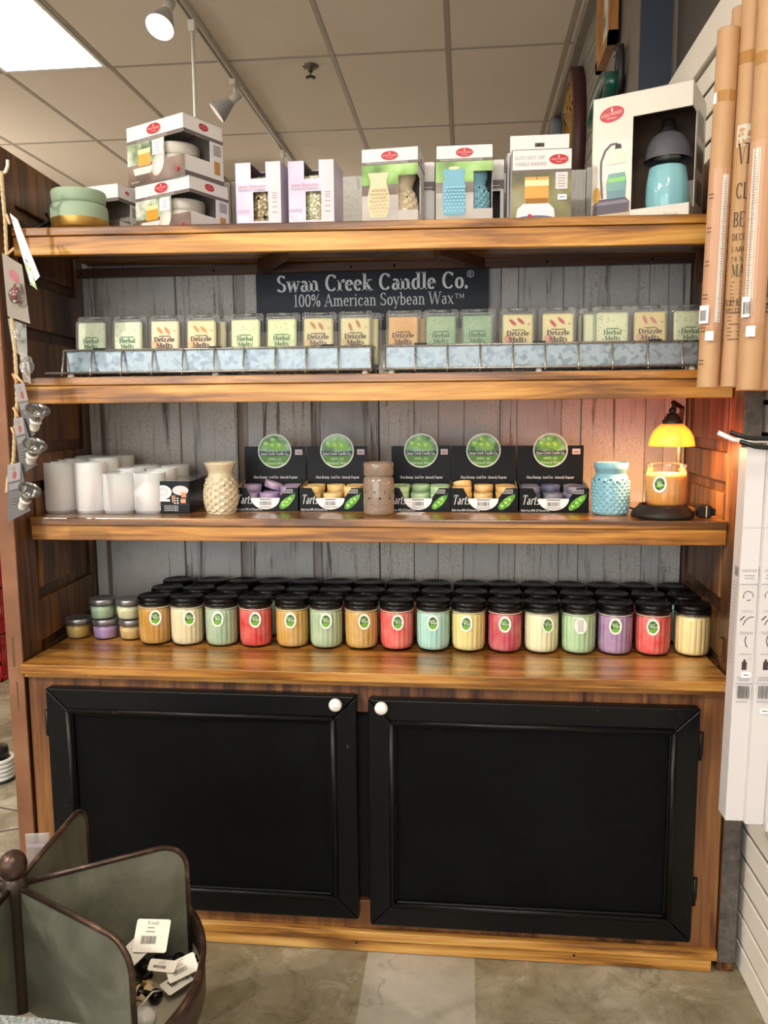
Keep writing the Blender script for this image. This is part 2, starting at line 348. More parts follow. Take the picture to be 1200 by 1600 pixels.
tag(MB().box(X0-.1, 1.2, Y0-.1, Y1+.1, -.06, 0, concrete()).build('floor'), 'worn grey concrete shop floor with a pale repair patch', kind='structure')
fl = bpy.data.objects['floor']
jm = C('#4d473b', .8)
for (a, b) in (((0, 1187), (40, 1178)), ((0, 1262), (42, 1270)), ((0, 1300), (44, 1292))):
    p, q = onZ(0.0, *a), onZ(0.0, *b); d = (q-p).normalized(); s = Vector((-d.y, d.x, 0))*.004
    MB().add([p-d*1.5-s, q+d*.3-s, q+d*.3+s, p-d*1.5+s], [(0, 1, 2, 3)], jm).build('floor_joint', fl, (0, 0, .0008))
# ceiling: slab, grid and tiles
def tilemat():
    t = NT('ceiling_tile'); v = t.co((1, 1, 1)); n = t.noise(v, 140, 3, .7); n2 = t.noise(v, 1.3, 2)
    t.base(t.mix(t.mapr(n2, .3, .7, 0, .5), '#e6dccf', '#ddd1c3'), .9); t.bump(n, .2, .0015); return t.m
TM = tilemat(); GRID = C('#a89d90', .6); WHITE = C('#e8e4dc', .5)
ceil = tag(MB().box(X0-.1, 1.2, Y0-.1, Y1+.1, CEIL+.05, CEIL+.1, C('#b8ada0', .9)).build('ceiling'), 'white acoustic tile ceiling in a thin metal grid', kind='structure')
gx = [.162+.61*k for k in range(-10, 2)]; gy = [2.42+1.12*k for k in range(-7, 6)]
mb = MB()
for x in gx: mb.box(x-.012, x+.012, Y0, Y1, CEIL-.003, CEIL+.02, GRID)
for y in gy: mb.box(X0, 1.0, y-.006, y+.006, CEIL-.0025, CEIL+.02, GRID)
mb.build('ceiling_grid', ceil)
tm = MB().box(.010, .600, .008, 1.112, 0, .02, TM, ch=.004).mesh('ceiling_tile')
TROFFERS = [(-4, -1), (-4, -5), (0, -5), (-8, -4), (-4, 3), (-8, 1)]
for i, x in enumerate(gx[:-1]):
    for j, y in enumerate(gy[:-1]):
        if (i-10, j-7) in TROFFERS: continue
        obj('ceiling_tile', tm, ceil, (x, y, CEIL))
xl = gx[-1]
lm_ = MB().box(.012, 1.1-xl, .008, 1.112, 0, .02, TM, ch=.003).mesh('ceiling_tile_cut')
for y in gy[:-1]: obj('ceiling_tile', lm_, ceil, (xl, y, CEIL))
# lamps in the ceiling
LIT = NT('lit_diffuser'); LIT.base('#ffffff', .5); LIT.set(LIT.b, 'Emission Color', lin('#fff3e2')); LIT.set(LIT.b, 'Emission Strength', TROFFER_STRENGTH); LIT = LIT.m
lab = {(-4, -1): 'glaring white ceiling light panel at the upper left', (-4, -5): 'ceiling light panel behind the viewer on the left', (0, -5): 'ceiling light panel above and behind the viewer', (-8, -4): 'ceiling light panel far left near the entrance', (-4, 3): 'ceiling light panel over the far end of the shop', (-8, 1): 'ceiling light panel over the far left of the shop'}
for (i, j) in TROFFERS:
    x, y = .162+.61*i, 2.42+1.12*j
    t = thing('ceiling_light', lab[i, j], 'ceiling light', (x+.305, y+.56, CEIL), 0, 'ceiling light panels')
    f = MB(); a, b = .293, .552
    for bx in ((-a, a, -b, -b+.03), (-a, a, b-.03, b), (-a, -a+.02, -b+.03, b-.03), (a-.02, a, -b+.03, b-.03)): f.box(*bx, -.008, .02, WHITE)
    f.build('frame', t); MB().box(-a+.02, a-.02, -b+.03, b-.03, .0, .006, LIT).build('diffuser', t)
# walls
PAINT = C('#cfc6b8', .8)
tag(MB().box(X0-.1, X0, Y0, Y1, 0, CEIL+.05, PAINT).build('wall_left'), kind='structure')
tag(MB().box(X0, 1.2, Y1, Y1+.1, 0, CEIL+.05, PAINT).build('wall_back'), kind='structure')
wf = MB(); WFM = C('#c9c4ba', .8)
for bx in ((X0, -3.8, 0, CEIL+.05), (.6, 1.2, 0, CEIL+.05), (-3.8, .6, 0, .4), (-3.8, .6, 2.6, CEIL+.05)): wf.box(bx[0], bx[1], Y0-.1, Y0, bx[2], bx[3], WFM)
tag(wf.build('wall_front'), kind='structure')
w1 = tag(MB().box(-3.8, .6, Y0-.08, Y0-.02, .4, .46, C('#3a3a3a', .5)).build('window_1'), 'shop window behind the viewer', kind='structure')
for x in (-3.8, -2.36, -.92, .54): MB().box(x, x+.06, Y0-.08, Y0-.02, .46, 2.54, C('#3a3a3a', .5)).build('window_frame', w1)
MB().box(-3.8, .6, Y0-.08, Y0-.02, 2.54, 2.6, C('#3a3a3a', .5)).build('window_frame', w1)
for x in (-3.74, -2.3, -.86): MB().box(x, x+1.38, Y0-.053, Y0-.047, .46, 2.54, glassy('windowpane')).build('pane', w1)
CHAR = C('#4a4641', .75)
wr = tag(MB().box(.982, 1.2, Y0, Y1, 0, CEIL+.05, CHAR).build('wall_right'), 'charcoal wall with a cream slatwall below', kind='structure')
MB().box(.9725, .982, Y0, 1.0, 0, 2.50, C('#24150c', .9)).build('groove_backing', wr)
SLAT = NT('slatwall_cream'); SLAT.base(SLAT.mix(SLAT.mapr(SLAT.noise(SLAT.co((1, 1, 1)), 6, 4), .3, .7, 0, .4), '#f3ede2', '#e6decf'), .42); SLAT = SLAT.m
sh = .0762; k = 0
sm_ = MB().box(.9645, .9725, Y0, 1.0, 0, sh-.011, SLAT, ch=.002).mesh('slat')
while (k+1)*sh < 2.50: obj('slat', sm_, wr, (0, 0, k*sh)); k += 1
MB().box(.952, .982, Y0, 1.0, k*sh, 2.545, SLAT, ch=.002).build('top_rail', wr)
# wall stepping forward beyond the slatwall
wb = tag(MB().box(.857, .982, 1.0, Y1, 0, CEIL+.05, C('#6b6259', .8)).build('wall_right_return'), 'taupe wall stepping forward beyond the slatwall', kind='structure')
MB().box(.855, .960, .985, 1.0, 0, CEIL, C('#27303c', .6)).build('blue_black_board', wb)
SID = NT('grey_siding'); _v = SID.co((3, 1, 30)); SID.base(SID.ramp(SID.noise(_v, 3, 5), [(.3, '#5f5a55'), (.55, '#8b857d'), (.75, '#a29c93')]), .8); SID = SID.m
ys = onX(.85, 962, 60).y
for k in range(34):
    z = .02+k*.097
    MB().box(.843, .857, ys, Y1, z, z+.092, SID, ch=.002).build('siding_board', wb)
MB().box(.80, .857, ys, Y1, CEIL-.06, CEIL-.002, C('#8d857b', .7)).build('cornice', wb)
# track with spot heads
TRK = C('#d6d0c6', .4); ALU = C('#b9babb', .35, .45)
tr = thing('light_track', 'white ceiling light track running away above the left boxes', 'track', (-1.03, 0, CEIL))
MB().box(-.018, .018, -3.6, 7.5, -.036, -.003, TRK, ch=.003).build('rail', tr)
MB().box(-.006, .006, -3.6, 7.5, -.0375, -.036, C('#6f6a64', .5)).build('slot', tr)
def spot_head(px, py, aim, label, lit, xx=-1.03):
    p = onX(xx, px, py); t = thing('spot_lamp', label, 'spot lamp', (xx, p.y, CEIL-.036))
    MB().box(-.017, .017, -.05, .05, -.03, 0, TRK, ch=.004).build('adapter', t)
    MB().tube([(0, 0, -.03), (0, 0, -.075)], .011, TRK, 10).build('stem', t)
    d = (Vector(aim)).normalized(); M = Matrix.Translation((0, 0, -.085)) @ d.to_track_quat('-Z', 'Y').to_matrix().to_4x4()
    h = MB().lathe([(.001, .035), (.022, .033), (.024, -.02), (.026, -.03)], TRK, 20, M).build('socket', t)
    b = MB().lathe([(.024, -.028), (.03, -.045), (.05, -.10), (.06, -.125), (.06, -.135)], ALU, 24, M, rib=lambda a, z: 1+.03*math.cos(a*12) if -.11 < z < -.04 else 1).build('bulb', t)
    MB().lathe([(.06, -.133), (.04, -.136), (.001, -.138)], C('#fff6e8', .3, emit=6 if lit else .2), 24, M).build('lens', b)
    return t
spot_head(366, 112, (-.75, -.15, -.62), 'silver bulb spot lamp on the ceiling track aimed left', False)
spot_head(262, -22, (-.12, -.5, -.8), 'lit spot lamp cut by the top edge of the photo', True)
# fill globes added out of view to brighten the ceiling
for k, (x, y, lb) in enumerate(((-3.2, -.6, 'added unseen fill globe left of the viewer'), (-3.4, 3.4, 'added unseen fill globe over the far left aisle'), (-1.2, 5.6, 'added unseen fill globe over the far aisle behind the shelves'), (-.6, -3.6, 'added unseen fill globe behind the viewer'))):
    zz = 2.35
    t = thing('fill_globe', lb, 'fill lamp', (x, y, zz), 0, 'added fill globes'); MB().ball((0, 0, 0), .14, C('#fff1df', .4, emit=FILL_GLOBE), 24).build('globe', t); MB().tube([(0, 0, .13), (0, 0, CEIL-zz)], .004, C('#222222', .5), 6).build('cord', t)
ROD = C('#e9e6df', .4)
for k, (px, py, L) in enumerate(((300, 28, 1.05), (441, 213, .75))):
    p = onX(-1.03, px, py)
    t = thing('hanging_rod', ('long white rod hanging from the ceiling track behind the stacked boxes', 'white rod hanging from the far end of the ceiling track')[k], 'rod', (-1.03, p.y, CEIL-.036))
    MB().box(-.016, .016, -.02, .02, -.05, 0, ROD, ch=.003).build('clip', t); MB().tube([(0, 0, -.05), (0, 0, -L)], .0085, ROD, 10).build('rod', t)
# panel hanging at the far end of the rods and a far lamp below it
p = onY(4.6, 352, 238); q = onY(4.6, 446, 262)
hp = thing('signboard', 'brown signboard with dark top edge hanging far behind the lilac boxes', 'signboard', (0, 4.6, 0))
MB().box(p.x-.05, q.x+.02, -.01, .02, p.z-.55, p.z, C('#8a7763', .3)).build('board', hp); MB().box(p.x-.06, q.x+.03, -.015, .025, p.z, p.z+.02, C('#33271d', .4)).build('top_edge', hp)
p = onY(4.5, 357, 268)
fl_ = thing('far_lamp', 'small bright far lamp seen between stacked boxes and lilac box', 'lamp', (p.x, 4.5, p.z))
MB().box(-.06, .06, -.02, .02, -.02, .02, C('#fff6e6', .3, emit=4), ch=.006).build('tube', fl_); MB().tube([(0, 0, .02), (0, 0, CEIL-p.z)], .004, ROD, 6).build('cord', fl_)
# sprinkler
p = onZ(CEIL, 485, 103); sp = thing('fire_sprinkler', 'small chrome fire sprinkler on the ceiling tile', 'sprinkler', (p.x, p.y, CEIL))
CHR = C('#8d8a85', .25, 1)
MB().lathe([(.045, 0), (.04, -.008), (.02, -.01), (.014, -.03), (.006, -.034)], CHR, 20).build('escutcheon', sp); MB().lathe([(.004, -.03), (.004, -.055), (.028, -.058), (.028, -.062), (.001, -.063)], C('#4b4743', .4, .8), 16).build('deflector', sp)
# decor on the far right wall
def wall_item(name, label, cat, px0, px1, py0, py1):
    a = onX(.84, px0, (py0+py1)/2); b = onX(.84, px1, (py0+py1)/2); ym = (a.y+b.y)/2
    zt_ = onX(.84, (px0+px1)/2, py0).z; zb = onX(.84, (px0+px1)/2, py1).z
    return thing(name, label, cat, (.843, ym, (zt_+zb)/2)), abs(a.y-b.y)/2, (zt_-zb)/2
MI = Matrix(((0, 0, -1, 0), (1, 0, 0, 0), (0, 1, 0, 0), (0, 0, 0, 1)))     # local xy -> wall yz, z -> -x
t, w, h = wall_item('picture', 'wood framed picture high on the grey siding wall', 'picture', 945, 966, -90, 84)
OAK = wood('oakframe', [(.3, '#8a5a2a'), (.6, '#b8803f'), (.8, '#c99552')], 2)
f = MB()
for bx in ((-w, w, -h, -h+.04), (-w, w, h-.04, h), (-w, -w+.04, -h, h), (w-.04, w, -h, h)): f.box(bx[0], bx[1], bx[2], bx[3], 0, .035, OAK, MI)
f.build('frame', t); MB().box(-w+.04, w-.04, -h+.04, h-.04, 0, .012, photo('daisies', [(.3, '#5e6a6c'), (.45, '#cfd3cc'), (.6, '#e8e6dc'), (.68, '#b98f2e'), (.8, '#59622f')], 9), MI).build('canvas', t)
def ringpts(w, h, k=1.0, n=28): return [(w*k*math.cos(2*math.pi*i/n), h*math.sin(2*math.pi*i/n)) for i in range(n)]
t, w, h = wall_item('oval_mirror', 'green oval framed mirror on the wall above the lamp box', 'mirror', 938, 970, 128, 190)
def oval_ring(mb, w, h, rw, z0, z1, m, M):
    n = 32; P = []
    for (k, z) in ((0, z0), (0, z1), (rw, z1), (rw, z0)):
        P += [((w-k)*math.cos(2*math.pi*i/n), (h-k)*math.sin(2*math.pi*i/n), z) for i in range(n)]
    mb.add(P, [(j*n+i, j*n+(i+1) % n, ((j+1) % 4)*n+(i+1) % n, ((j+1) % 4)*n+i) for j in range(4) for i in range(n)], m, True, M)
f = MB(); oval_ring(f, w, h, .04, 0, .06, C('#0f4a3c', .3, coat=.4), MI); f.build('frame', t); f = MB(); f.prism(ringpts(w-.045, h-.045), .005, .012, C('#9fa39b', .3), MI); f.build('glass', t)
t, w, h = wall_item('oval_plaque', 'dark red oval plaque with dried straw on the siding wall', 'plaque', 893, 915, 113, 330)
f = MB(); oval_ring(f, w, h, .05, 0, .06, C('#4a2724', .5), MI); f.build('frame', t); f = MB(); f.prism(ringpts(w-.045, h-.045), .005, .012, C('#7a5a48', .7), MI); f.build('board', t)
f = MB(); rs = random.Random(3); ST = C('#9c7b42', .8)
for i in range(70):
    u = rs.uniform(-w*.6, w*.6); v = rs.uniform(-h*.75, h*.4); f.tube([(u, v, .02), (u+rs.uniform(-.05, .05), v+.08, .06), (u+rs.uniform(-.08, .08), v+.18, .05)], .004, ST, 4, MI)
tag(f.build('dried_straw', t), kind='stuff')
t, w, h = wall_item('wall_hook', 'black iron ring hook beside the green oval mirror', 'hook', 968, 974, 98, 118)
f = MB(); oval_ring(f, .05, .09, .018, 0, .02, C('#1c1a19', .5), MI); f.build('ring', t)
t, w, h = wall_item('small_plaque', 'small blue and white ornament low on the siding wall', 'ornament', 866, 880, 188, 300)
f = MB(); oval_ring(f, w*.8, h, .05, 0, .05, C('#7d8890', .5), MI); f.build('frame', t); MB().prism(ringpts(w*.6, h-.06), .004, .02, C('#2f4a5c', .5), MI).build('panel', t)
# ---------------------------------------------------------------- the shelving unit made of old doors
YB = .44; ZT = 1.894; Z2 = 1.523; Z3 = 1.153; Z4 = .776
def zt(x): return ZT - (x+.0)*.0104           # top shelf sags slightly to the right
STAIN = [(.25, '#5b2f12'), (.45, '#9a5c23'), (.6, '#b9772f'), (.8, '#cf9343')]
W_TOP = wood('board', [(.36, '#54310f'), (.47, '#8a5820'), (.55, '#a87230'), (.66, '#c48f48')], 0, .26, .5)
W_APR = wood('apron', [(.34, '#6e4315'), (.45, '#aa7029'), (.55, '#c88f3c'), (.66, '#dcae5c')], 0, .4, .25, saw=900)
W_SIDE = wood('oldside', [(.34, '#2b190c'), (.46, '#523015'), (.56, '#6e461f'), (.68, '#875c2d')], 2, .42, .25)
W_FACE = wood('faceframe', [(.34, '#3a1f0e'), (.46, '#6a3f20'), (.56, '#7d5029'), (.68, '#906334')], 2, .45, .2)
W_TRIM = wood('plinth', [(.34, '#6a4018'), (.45, '#a8742f'), (.56, '#c29048'), (.68, '#d6b06e')], 0, .4, .2)
def edgewood():
    t = NT('worn_door_edge'); v = t.co((1, 1, 1)); n = t.noise(v, 30, 6, .7); n2 = t.noise(v, 5, 3)
    c = t.ramp(n2, [(.3, '#6a4329'), (.55, '#83573a'), (.75, '#8f6748')]); c = t.mix(t.mapr(n, .64, .72, 0, .8), c, '#c9a97e'); c = t.mix(t.mapr(n, .36, .28, 0, .7), c, '#4c2c18')
    t.base(c, .6); t.bump(n, .3, .001); return t.m
W_EDGE = edgewood()
def greyedge():
    t = NT('grey_door_edge'); v = t.co((1, 1, 1)); n = t.noise(v, 22, 7, .75); c = t.ramp(n, [(.3, '#34302c'), (.5, '#514b45'), (.62, '#5f5952'), (.7, '#a59b88')])
    t.base(c, .7); t.bump(n, .3, .001); return t.m
W_GREY = greyedge()
def weathered(bare=False):
    t = NT('weathered_paint'); v = t.co((1, 1, 1)); vs = t.co((26, 26, 1.3)); vf = t.co((95, 95, 5))
    g = t.noise(vs, 1.2, 7, .68, .4); gf = t.noise(vf, 1.0, 5, .7); p = t.noise(v, 3.2, 4, .6); q = t.noise(t.co((9, 9, .9)), 1.1, 4, .6)
    c = t.ramp(p, [(.3, '#a3a4a4'), (.5, '#bfbeb9'), (.7, '#cfcbc1')])
    c = t.mix(t.mapr(g, .57, .66, 0, .85), c, '#4f4436')
    c = t.mix(t.n('ShaderNodeMath', {0: t.mapr(gf, .58, .68, 0, .75), 1: t.mapr(q, .35, .6, .15, 1)}, operation='MULTIPLY').outputs[0], c, '#453d33')
    c = t.mix(t.mapr(q, *((.4, .6, .1, .9) if bare else (.66, .78, 0, .75))), c, '#6e5840')
    cr = t.n('ShaderNodeTexVoronoi', {'Vector': t.co((150, 150, 55)), 'Scale': 1.0}, feature='DISTANCE_TO_EDGE').outputs[0]
    c = t.mix(t.n('ShaderNodeMath', {0: t.mapr(cr, 0, .05, .6, 0), 1: t.mapr(p, .45, .6, 0, 1)}, operation='MULTIPLY').outputs[0], c, '#3f3a34')
    t.base(c, .75); t.bump(gf, .35, .0015); return t.m
W_BACK = weathered()
U = thing('shelving_unit', 'wooden shelf and cupboard unit built from old doors', 'shelf unit', (0, 0, 0))
# sides: each an old panel door standing on edge
def side(sgn):
    fi = Vector((sgn*.905, -.08, 0)); bi = Vector((.914 if sgn > 0 else -.944, YB+.03, 0)); d = (bi-fi).normalized(); L = (bi-fi).length
    n = Vector((sgn, 0, 0)); n = (n - d*n.dot(d)).normalized()
    M = Matrix(((d.x, n.x, 0, fi.x), (d.y, n.y, 0, fi.y), (0, 0, 1, 0), (0, 0, 0, 1)))    # local x along depth, y outward
    H = 2.10; s = MB().box(.004, L, .014, .036, .012, H, W_SIDE, M).build('side_panel', U)
    ed = W_EDGE if sgn < 0 else W_GREY
    st = .115
    def bar(nm, x0, x1, z0, z1, m, y1=.043, y0=0): bevel(MB().box(x0, x1, y0, y1, z0, z1, m, M).build(nm, s), .003)
    bar('front_stile', .006, st, .03, H, W_SIDE); bar('front_edge', 0, .006, .03, H, ed); bar('back_stile', L-.06, L, .03, H, W_SIDE)
    for z0, z1 in ((.03, .30), (.80, .915), (1.245, 1.32), (1.66, 1.78), (H-.13, H)): bar('rail', st, L-.06, z0, z1, W_SIDE)
    for z0, z1 in ((.30, .80), (.915, 1.245), (1.32, 1.66), (1.78, H-.13)):
        bar('raised_panel', st+.03, L-.09, z0+.03, z1-.03, W_SIDE, .016, .005)
    bar('foot', .01, .07, 0, .03, W_EDGE if sgn < 0 else W_SIDE)
    return s
side(-1); rs_ = side(1)
# latch plates and screws on the left door's edge, hinge on the right door
for (px0, px1, py0, py1) in ((17, 24, 995, 1042), (25, 30, 1065, 1110)):
    a = onY(-.082, px0, py0); b = onY(-.082, px1, py1); MB().box(a.x, b.x, -.0825, -.079, b.z, a.z, C('#6d5038', .5, .4), ch=.0008).build('latch_plate', U)
a = onX(.905, 1128, 1015); MB().box(.900, .907, a.y-.012, a.y+.012, a.z-.03, a.z+.03, C('#6b4a26', .45, .4), ch=.001).build('strike_plate', U)
# weathered back planks
PX = [119, 158, 166, 283, 304, 372, 388, 487, 501, 593, 647, 685, 725, 781, 807, 876, 907, 1007, 1036, 1096]
xs = [onY(YB, p, 700).x for p in PX]; xs[0] = -.94; xs[-1] = .912
rr = random.Random(11)
W_BARE = weathered(True)
for i in range(len(xs)-1):
    wdt = xs[i+1]-xs[i]; dp = rr.uniform(-.003, .003) - (.006 if wdt < .045 else 0)
    ztop = 2.118+.008*math.sin(i*1.7)
    gap = .003 if PX[i+1] == 593 else .0007
    bevel(MB().box(xs[i]+.0005, xs[i+1]-gap, YB-.002-dp, YB+.018, .70, ztop, W_BARE if wdt < .034 else W_BACK).build('back_plank', U), .0022, 1)
MB().box(-.94, .912, YB+.018, YB+.03, .02, 2.09, C('#2a221b', .9)).build('light_block_sheet', U)  # unseen sheet added to stop light leaking between the planks
# shelves: board with a deeper strip nailed under its front edge
def shelf(z, x0, x1, zb, yf=0, th=.021, lip=.006, tl=0.0):
    b = MB(); a = MB()
    vs = [(x, y, zz+(-(x)*tl)) for x in (x0, x1) for y in (yf-lip, YB-.006) for zz in (z-th, z)]
    F = [(0, 1, 3, 2), (4, 6, 7, 5), (0, 4, 5, 1), (2, 3, 7, 6), (0, 2, 6, 4), (1, 5, 7, 3)]
    o = bevel(b.add(vs, F, W_TOP).build('shelf', U), .0025)
    vs = [(x, y, zz+(-(x)*tl)) for x in (x0, x1) for y in (yf, yf+.022) for zz in (zb, z-th-.0005)]
    bevel(a.add(vs, F, W_APR).build('front_strip', o), .002); return o
shelf(ZT, -.905, .902, 1.826, tl=.0104); shelf(Z2, -.904, .904, 1.455); shelf(Z3, -.904, .904, 1.0915)
wt = shelf(Z4, -.902, .902, .735, yf=-.082, th=.024, lip=.02)
# under the top shelf: rail with screws and two braces
W_DK = wood('rail', [(.2, '#2c170c'), (.5, '#4d2b14'), (.8, '#6a4020')], 0, .5, .1)
rl = bevel(MB().box(-.94, .912, YB-.035, YB-.008, 1.846, 1.8725, W_DK).build('back_rail', U), .002)
for px in (125, 333, 548, 616, 855, 1020):
    p = onY(YB-.036, px, 410); MB().ball((p.x, YB-.035, 1.857), .004, C('#141210', .4, .5), 8).build('screw', rl)
for px, dx in ((408, -.09), (752, .09)):
    p = onY(YB-.03, px, 410); MB().box(-.011, .011, 0, .25, 0, .03, W_DK, Matrix.Translation((p.x, YB-.037, 1.842)) @ Matrix.Rotation(math.pi-math.atan2(dx, .16)*1, 4, 'Z')).build('brace', rl)
# cupboard: face frame, plinth and two chalkboard doors
ff = MB()
fa = bevel(MB().box(-.903, -.70, -.066, -.046, .04, .735, W_FACE).build('face_stile', U), .002)
bevel(MB().box(.70, .903, -.066, -.046, .04, .735, W_FACE).build('face_stile', U), .002)
bevel(MB().box(-.70, .70, -.066, -.046, .04, .14, W_FACE).build('bottom_rail', U), .002)
bevel(MB().box(-.70, .70, -.066, -.046, .66, .735, W_FACE).build('top_rail', U), .002)
MB().box(-.70, .70, -.05, -.046, .14, .66, C('#0b0b0b', .9)).build('cupboard_dark_sheet', U)  # black sheet across the opening stands in for the dark interior
bevel(MB().box(-.903, .903, -.084, -.066, .036, .062, W_TRIM).build('plinth_trim', U), .003); bevel(MB().box(-.903, .89, -.078, -.046, .002, .036, W_TRIM).build('plinth_board', U), .002)
for px in (557, 897): p = onY(-.08, px, 1470+(px-557)*.062); MB().ball((p.x, -.0775, .026), .0035, C('#141210', .5), 8).build('screw', U)
def blackpaint():
    t = NT('worn_black_paint'); v = t.co((1, 1, 1)); n = t.noise(t.co((40, 40, 3)), 2, 6, .7); n2 = t.noise(v, 45, 5, .7)
    c = t.mix(t.mapr(n, .62, .74, 0, .35), '#060707', '#2b2b2a'); c = t.mix(t.mapr(n2, .68, .76, 0, .6), c, '#6b6255'); t.base(c, .36, 0, .25); t.bump(n, .4, .001); return t.m
def chalk():
    t = NT('chalkboard_cloth'); v = t.co((1, 1, 1)); w1 = t.n('ShaderNodeTexWave', {'Vector': v, 'Scale': 120.0, 'Distortion': .4}, bands_direction='X').outputs[0]; w2 = t.n('ShaderNodeTexWave', {'Vector': v, 'Scale': 120.0, 'Distortion': .4}, bands_direction='Z').outputs[0]
    w = t.n('ShaderNodeMath', {0: w1, 1: w2}, operation='ADD').outputs[0]; n = t.noise(v, 5, 4, .6); n2 = t.noise(t.co((4, 4, 40)), 3, 4)
    c = t.mix(t.mapr(n, .45, .75, 0, .6), '#030404', '#0c0f11'); c = t.mix(t.mapr(n2, .6, .75, 0, .3), c, '#15191b'); t.base(c, .6, 0, .12); t.bump(w, .35, .0008); return t.m
BLK = blackpaint(); CHK = chalk(); KNOB = C('#f1ede4', .15, coat=.6)
def door(x0, x1, z0, z1, kx, kz, tilt, hinge):
    o = MB().box(x0+.06, x1-.06, -.088, -.070, z0+.06, z1-.06, CHK).build('door', U); fw = .072
    for nm, pts in (('frame_rail', [(x0, z0), (x1, z0), (x1-fw, z0+fw), (x0+fw, z0+fw)]), ('frame_rail', [(x0, z1), (x1, z1), (x1-fw, z1-fw), (x0+fw, z1-fw)]), ('frame_stile', [(x0, z0), (x0, z1), (x0+fw, z1-fw), (x0+fw, z0+fw)]), ('frame_stile', [(x1, z0), (x1, z1), (x1-fw, z1-fw), (x1-fw, z0+fw)])):
        M = Matrix(((1, 0, 0, 0), (0, 0, -1, 0), (0, 1, 0, 0), (0, 0, 0, 1)))
        c = (sum(p[0] for p in pts)/4, sum(p[1] for p in pts)/4)
        pts = [(p[0]+(c[0]-p[0])*.003, p[1]+(c[1]-p[1])*.003) for p in pts]
        bevel(MB().prism(pts, .068, .098, BLK, M).build(nm, o), .0035)
    # bead moulding inside the frame
    r = .008; b = fw-.012; a0, a1, b0, b1 = x0+b, x1-b, z0+b, z1-b
    for p, q in (((a0, b0), (a1, b0)), ((a1, b0), (a1, b1)), ((a1, b1), (a0, b1)), ((a0, b1), (a0, b0))):
        MB().tube([(p[0], -.098, p[1]), (q[0], -.098, q[1])], r, BLK, 10).build('bead', o)
    M = Matrix.Translation((kx, -.098, kz)) @ Matrix.Rotation(math.pi/2, 4, 'X')
    MB().lathe([(.006, 0), (.006, .010), (.012, .014), (.0165, .020), (.0165, .027), (.012, .033), (.001, .035)], KNOB, 24, M).build('knob', o)
    for z in (z0+.13, z1-.1):
        x = x0-.006 if hinge < 0 else x1+.006; MB().tube([(x, -.085, z-.035), (x, -.085, z+.035)], .005, C('#2a2522', .4, .6), 10).build('hinge', o); MB().box(x-.004, x+.012*(-1 if hinge < 0 else 1), -.070, -.066, z-.03, z+.03, C('#2a2522', .4, .6)).build('hinge_plate', o)
    return o
k1 = onY(-.1, 526, 1097); k2 = onY(-.1, 597, 1102)
door(-.838, -.012, .105, .712, k1.x, k1.z, 0, -1)
door(.018, .832, .092, .706, k2.x, k2.z, 0, 1)
# sign on the back planks
SG = C('#1d222c', .4, 0, .25); a = onY(YB-.004, 401, 421); b = onY(YB-.004, 763, 512)
sg = thing('brand_sign', 'dark slate sign with silver serif lettering on the back planks', 'sign', (a.x, YB-.0138, b.z)); sw, shh = b.x-a.x, a.z-b.z
MX = Matrix(((1, 0, 0, 0), (0, 0, -1, 0), (0, 1, 0, 0), (0, 0, 0, 1)))
MB().prism(rrect(0, 0, sw, shh, .012), 0, .004, SG, MX).build('board', sg)
SIL = C('#eaf0f0', .35); m = MB(); pr = Print(m, (0, -.004, 0), (1, 0, 0), (0, 0, 1)); g = sw/362.0
pr.text('Swan Creek Candle Co.', g*182, shh-g*37, g*36, SIL, width=g*298, T=.15, t=.045)
pr.text('100% American Soybean Wax', g*184, shh-g*60, g*27, SIL, width=g*250, T=.085, t=.035)
pr.text('Clean Burning Lead Free Intensely Fragrant', g*182, shh-g*82, g*20, C('#8d959c', .3), width=g*300, T=.08, t=.035)
pr.text('TM', g*318, shh-g*52, g*10, SIL, T=.08, t=.05, serif=False)
u, v = g*334, shh-g*16
for k in range(1): pr.text('R', u, v-g*3, g*8, SIL, T=.1, t=.06)
pr.k += 1
n = 20
for i in range(n):
    a0, a1 = 2*math.pi*i/n, 2*math.pi*(i+1)/n; pr.poly([(u+g*q*math.cos(z), v+g*q*math.sin(z)) for q, z in ((4.4, a0), (5.3, a0), (5.3, a1), (4.4, a1))], SIL, True)
m.build('lettering', sg)
for uu in (51, 316): MB().ball((g*uu, -.0045, shh-g*5), .0035, CHR, 10).build('screw', sg)
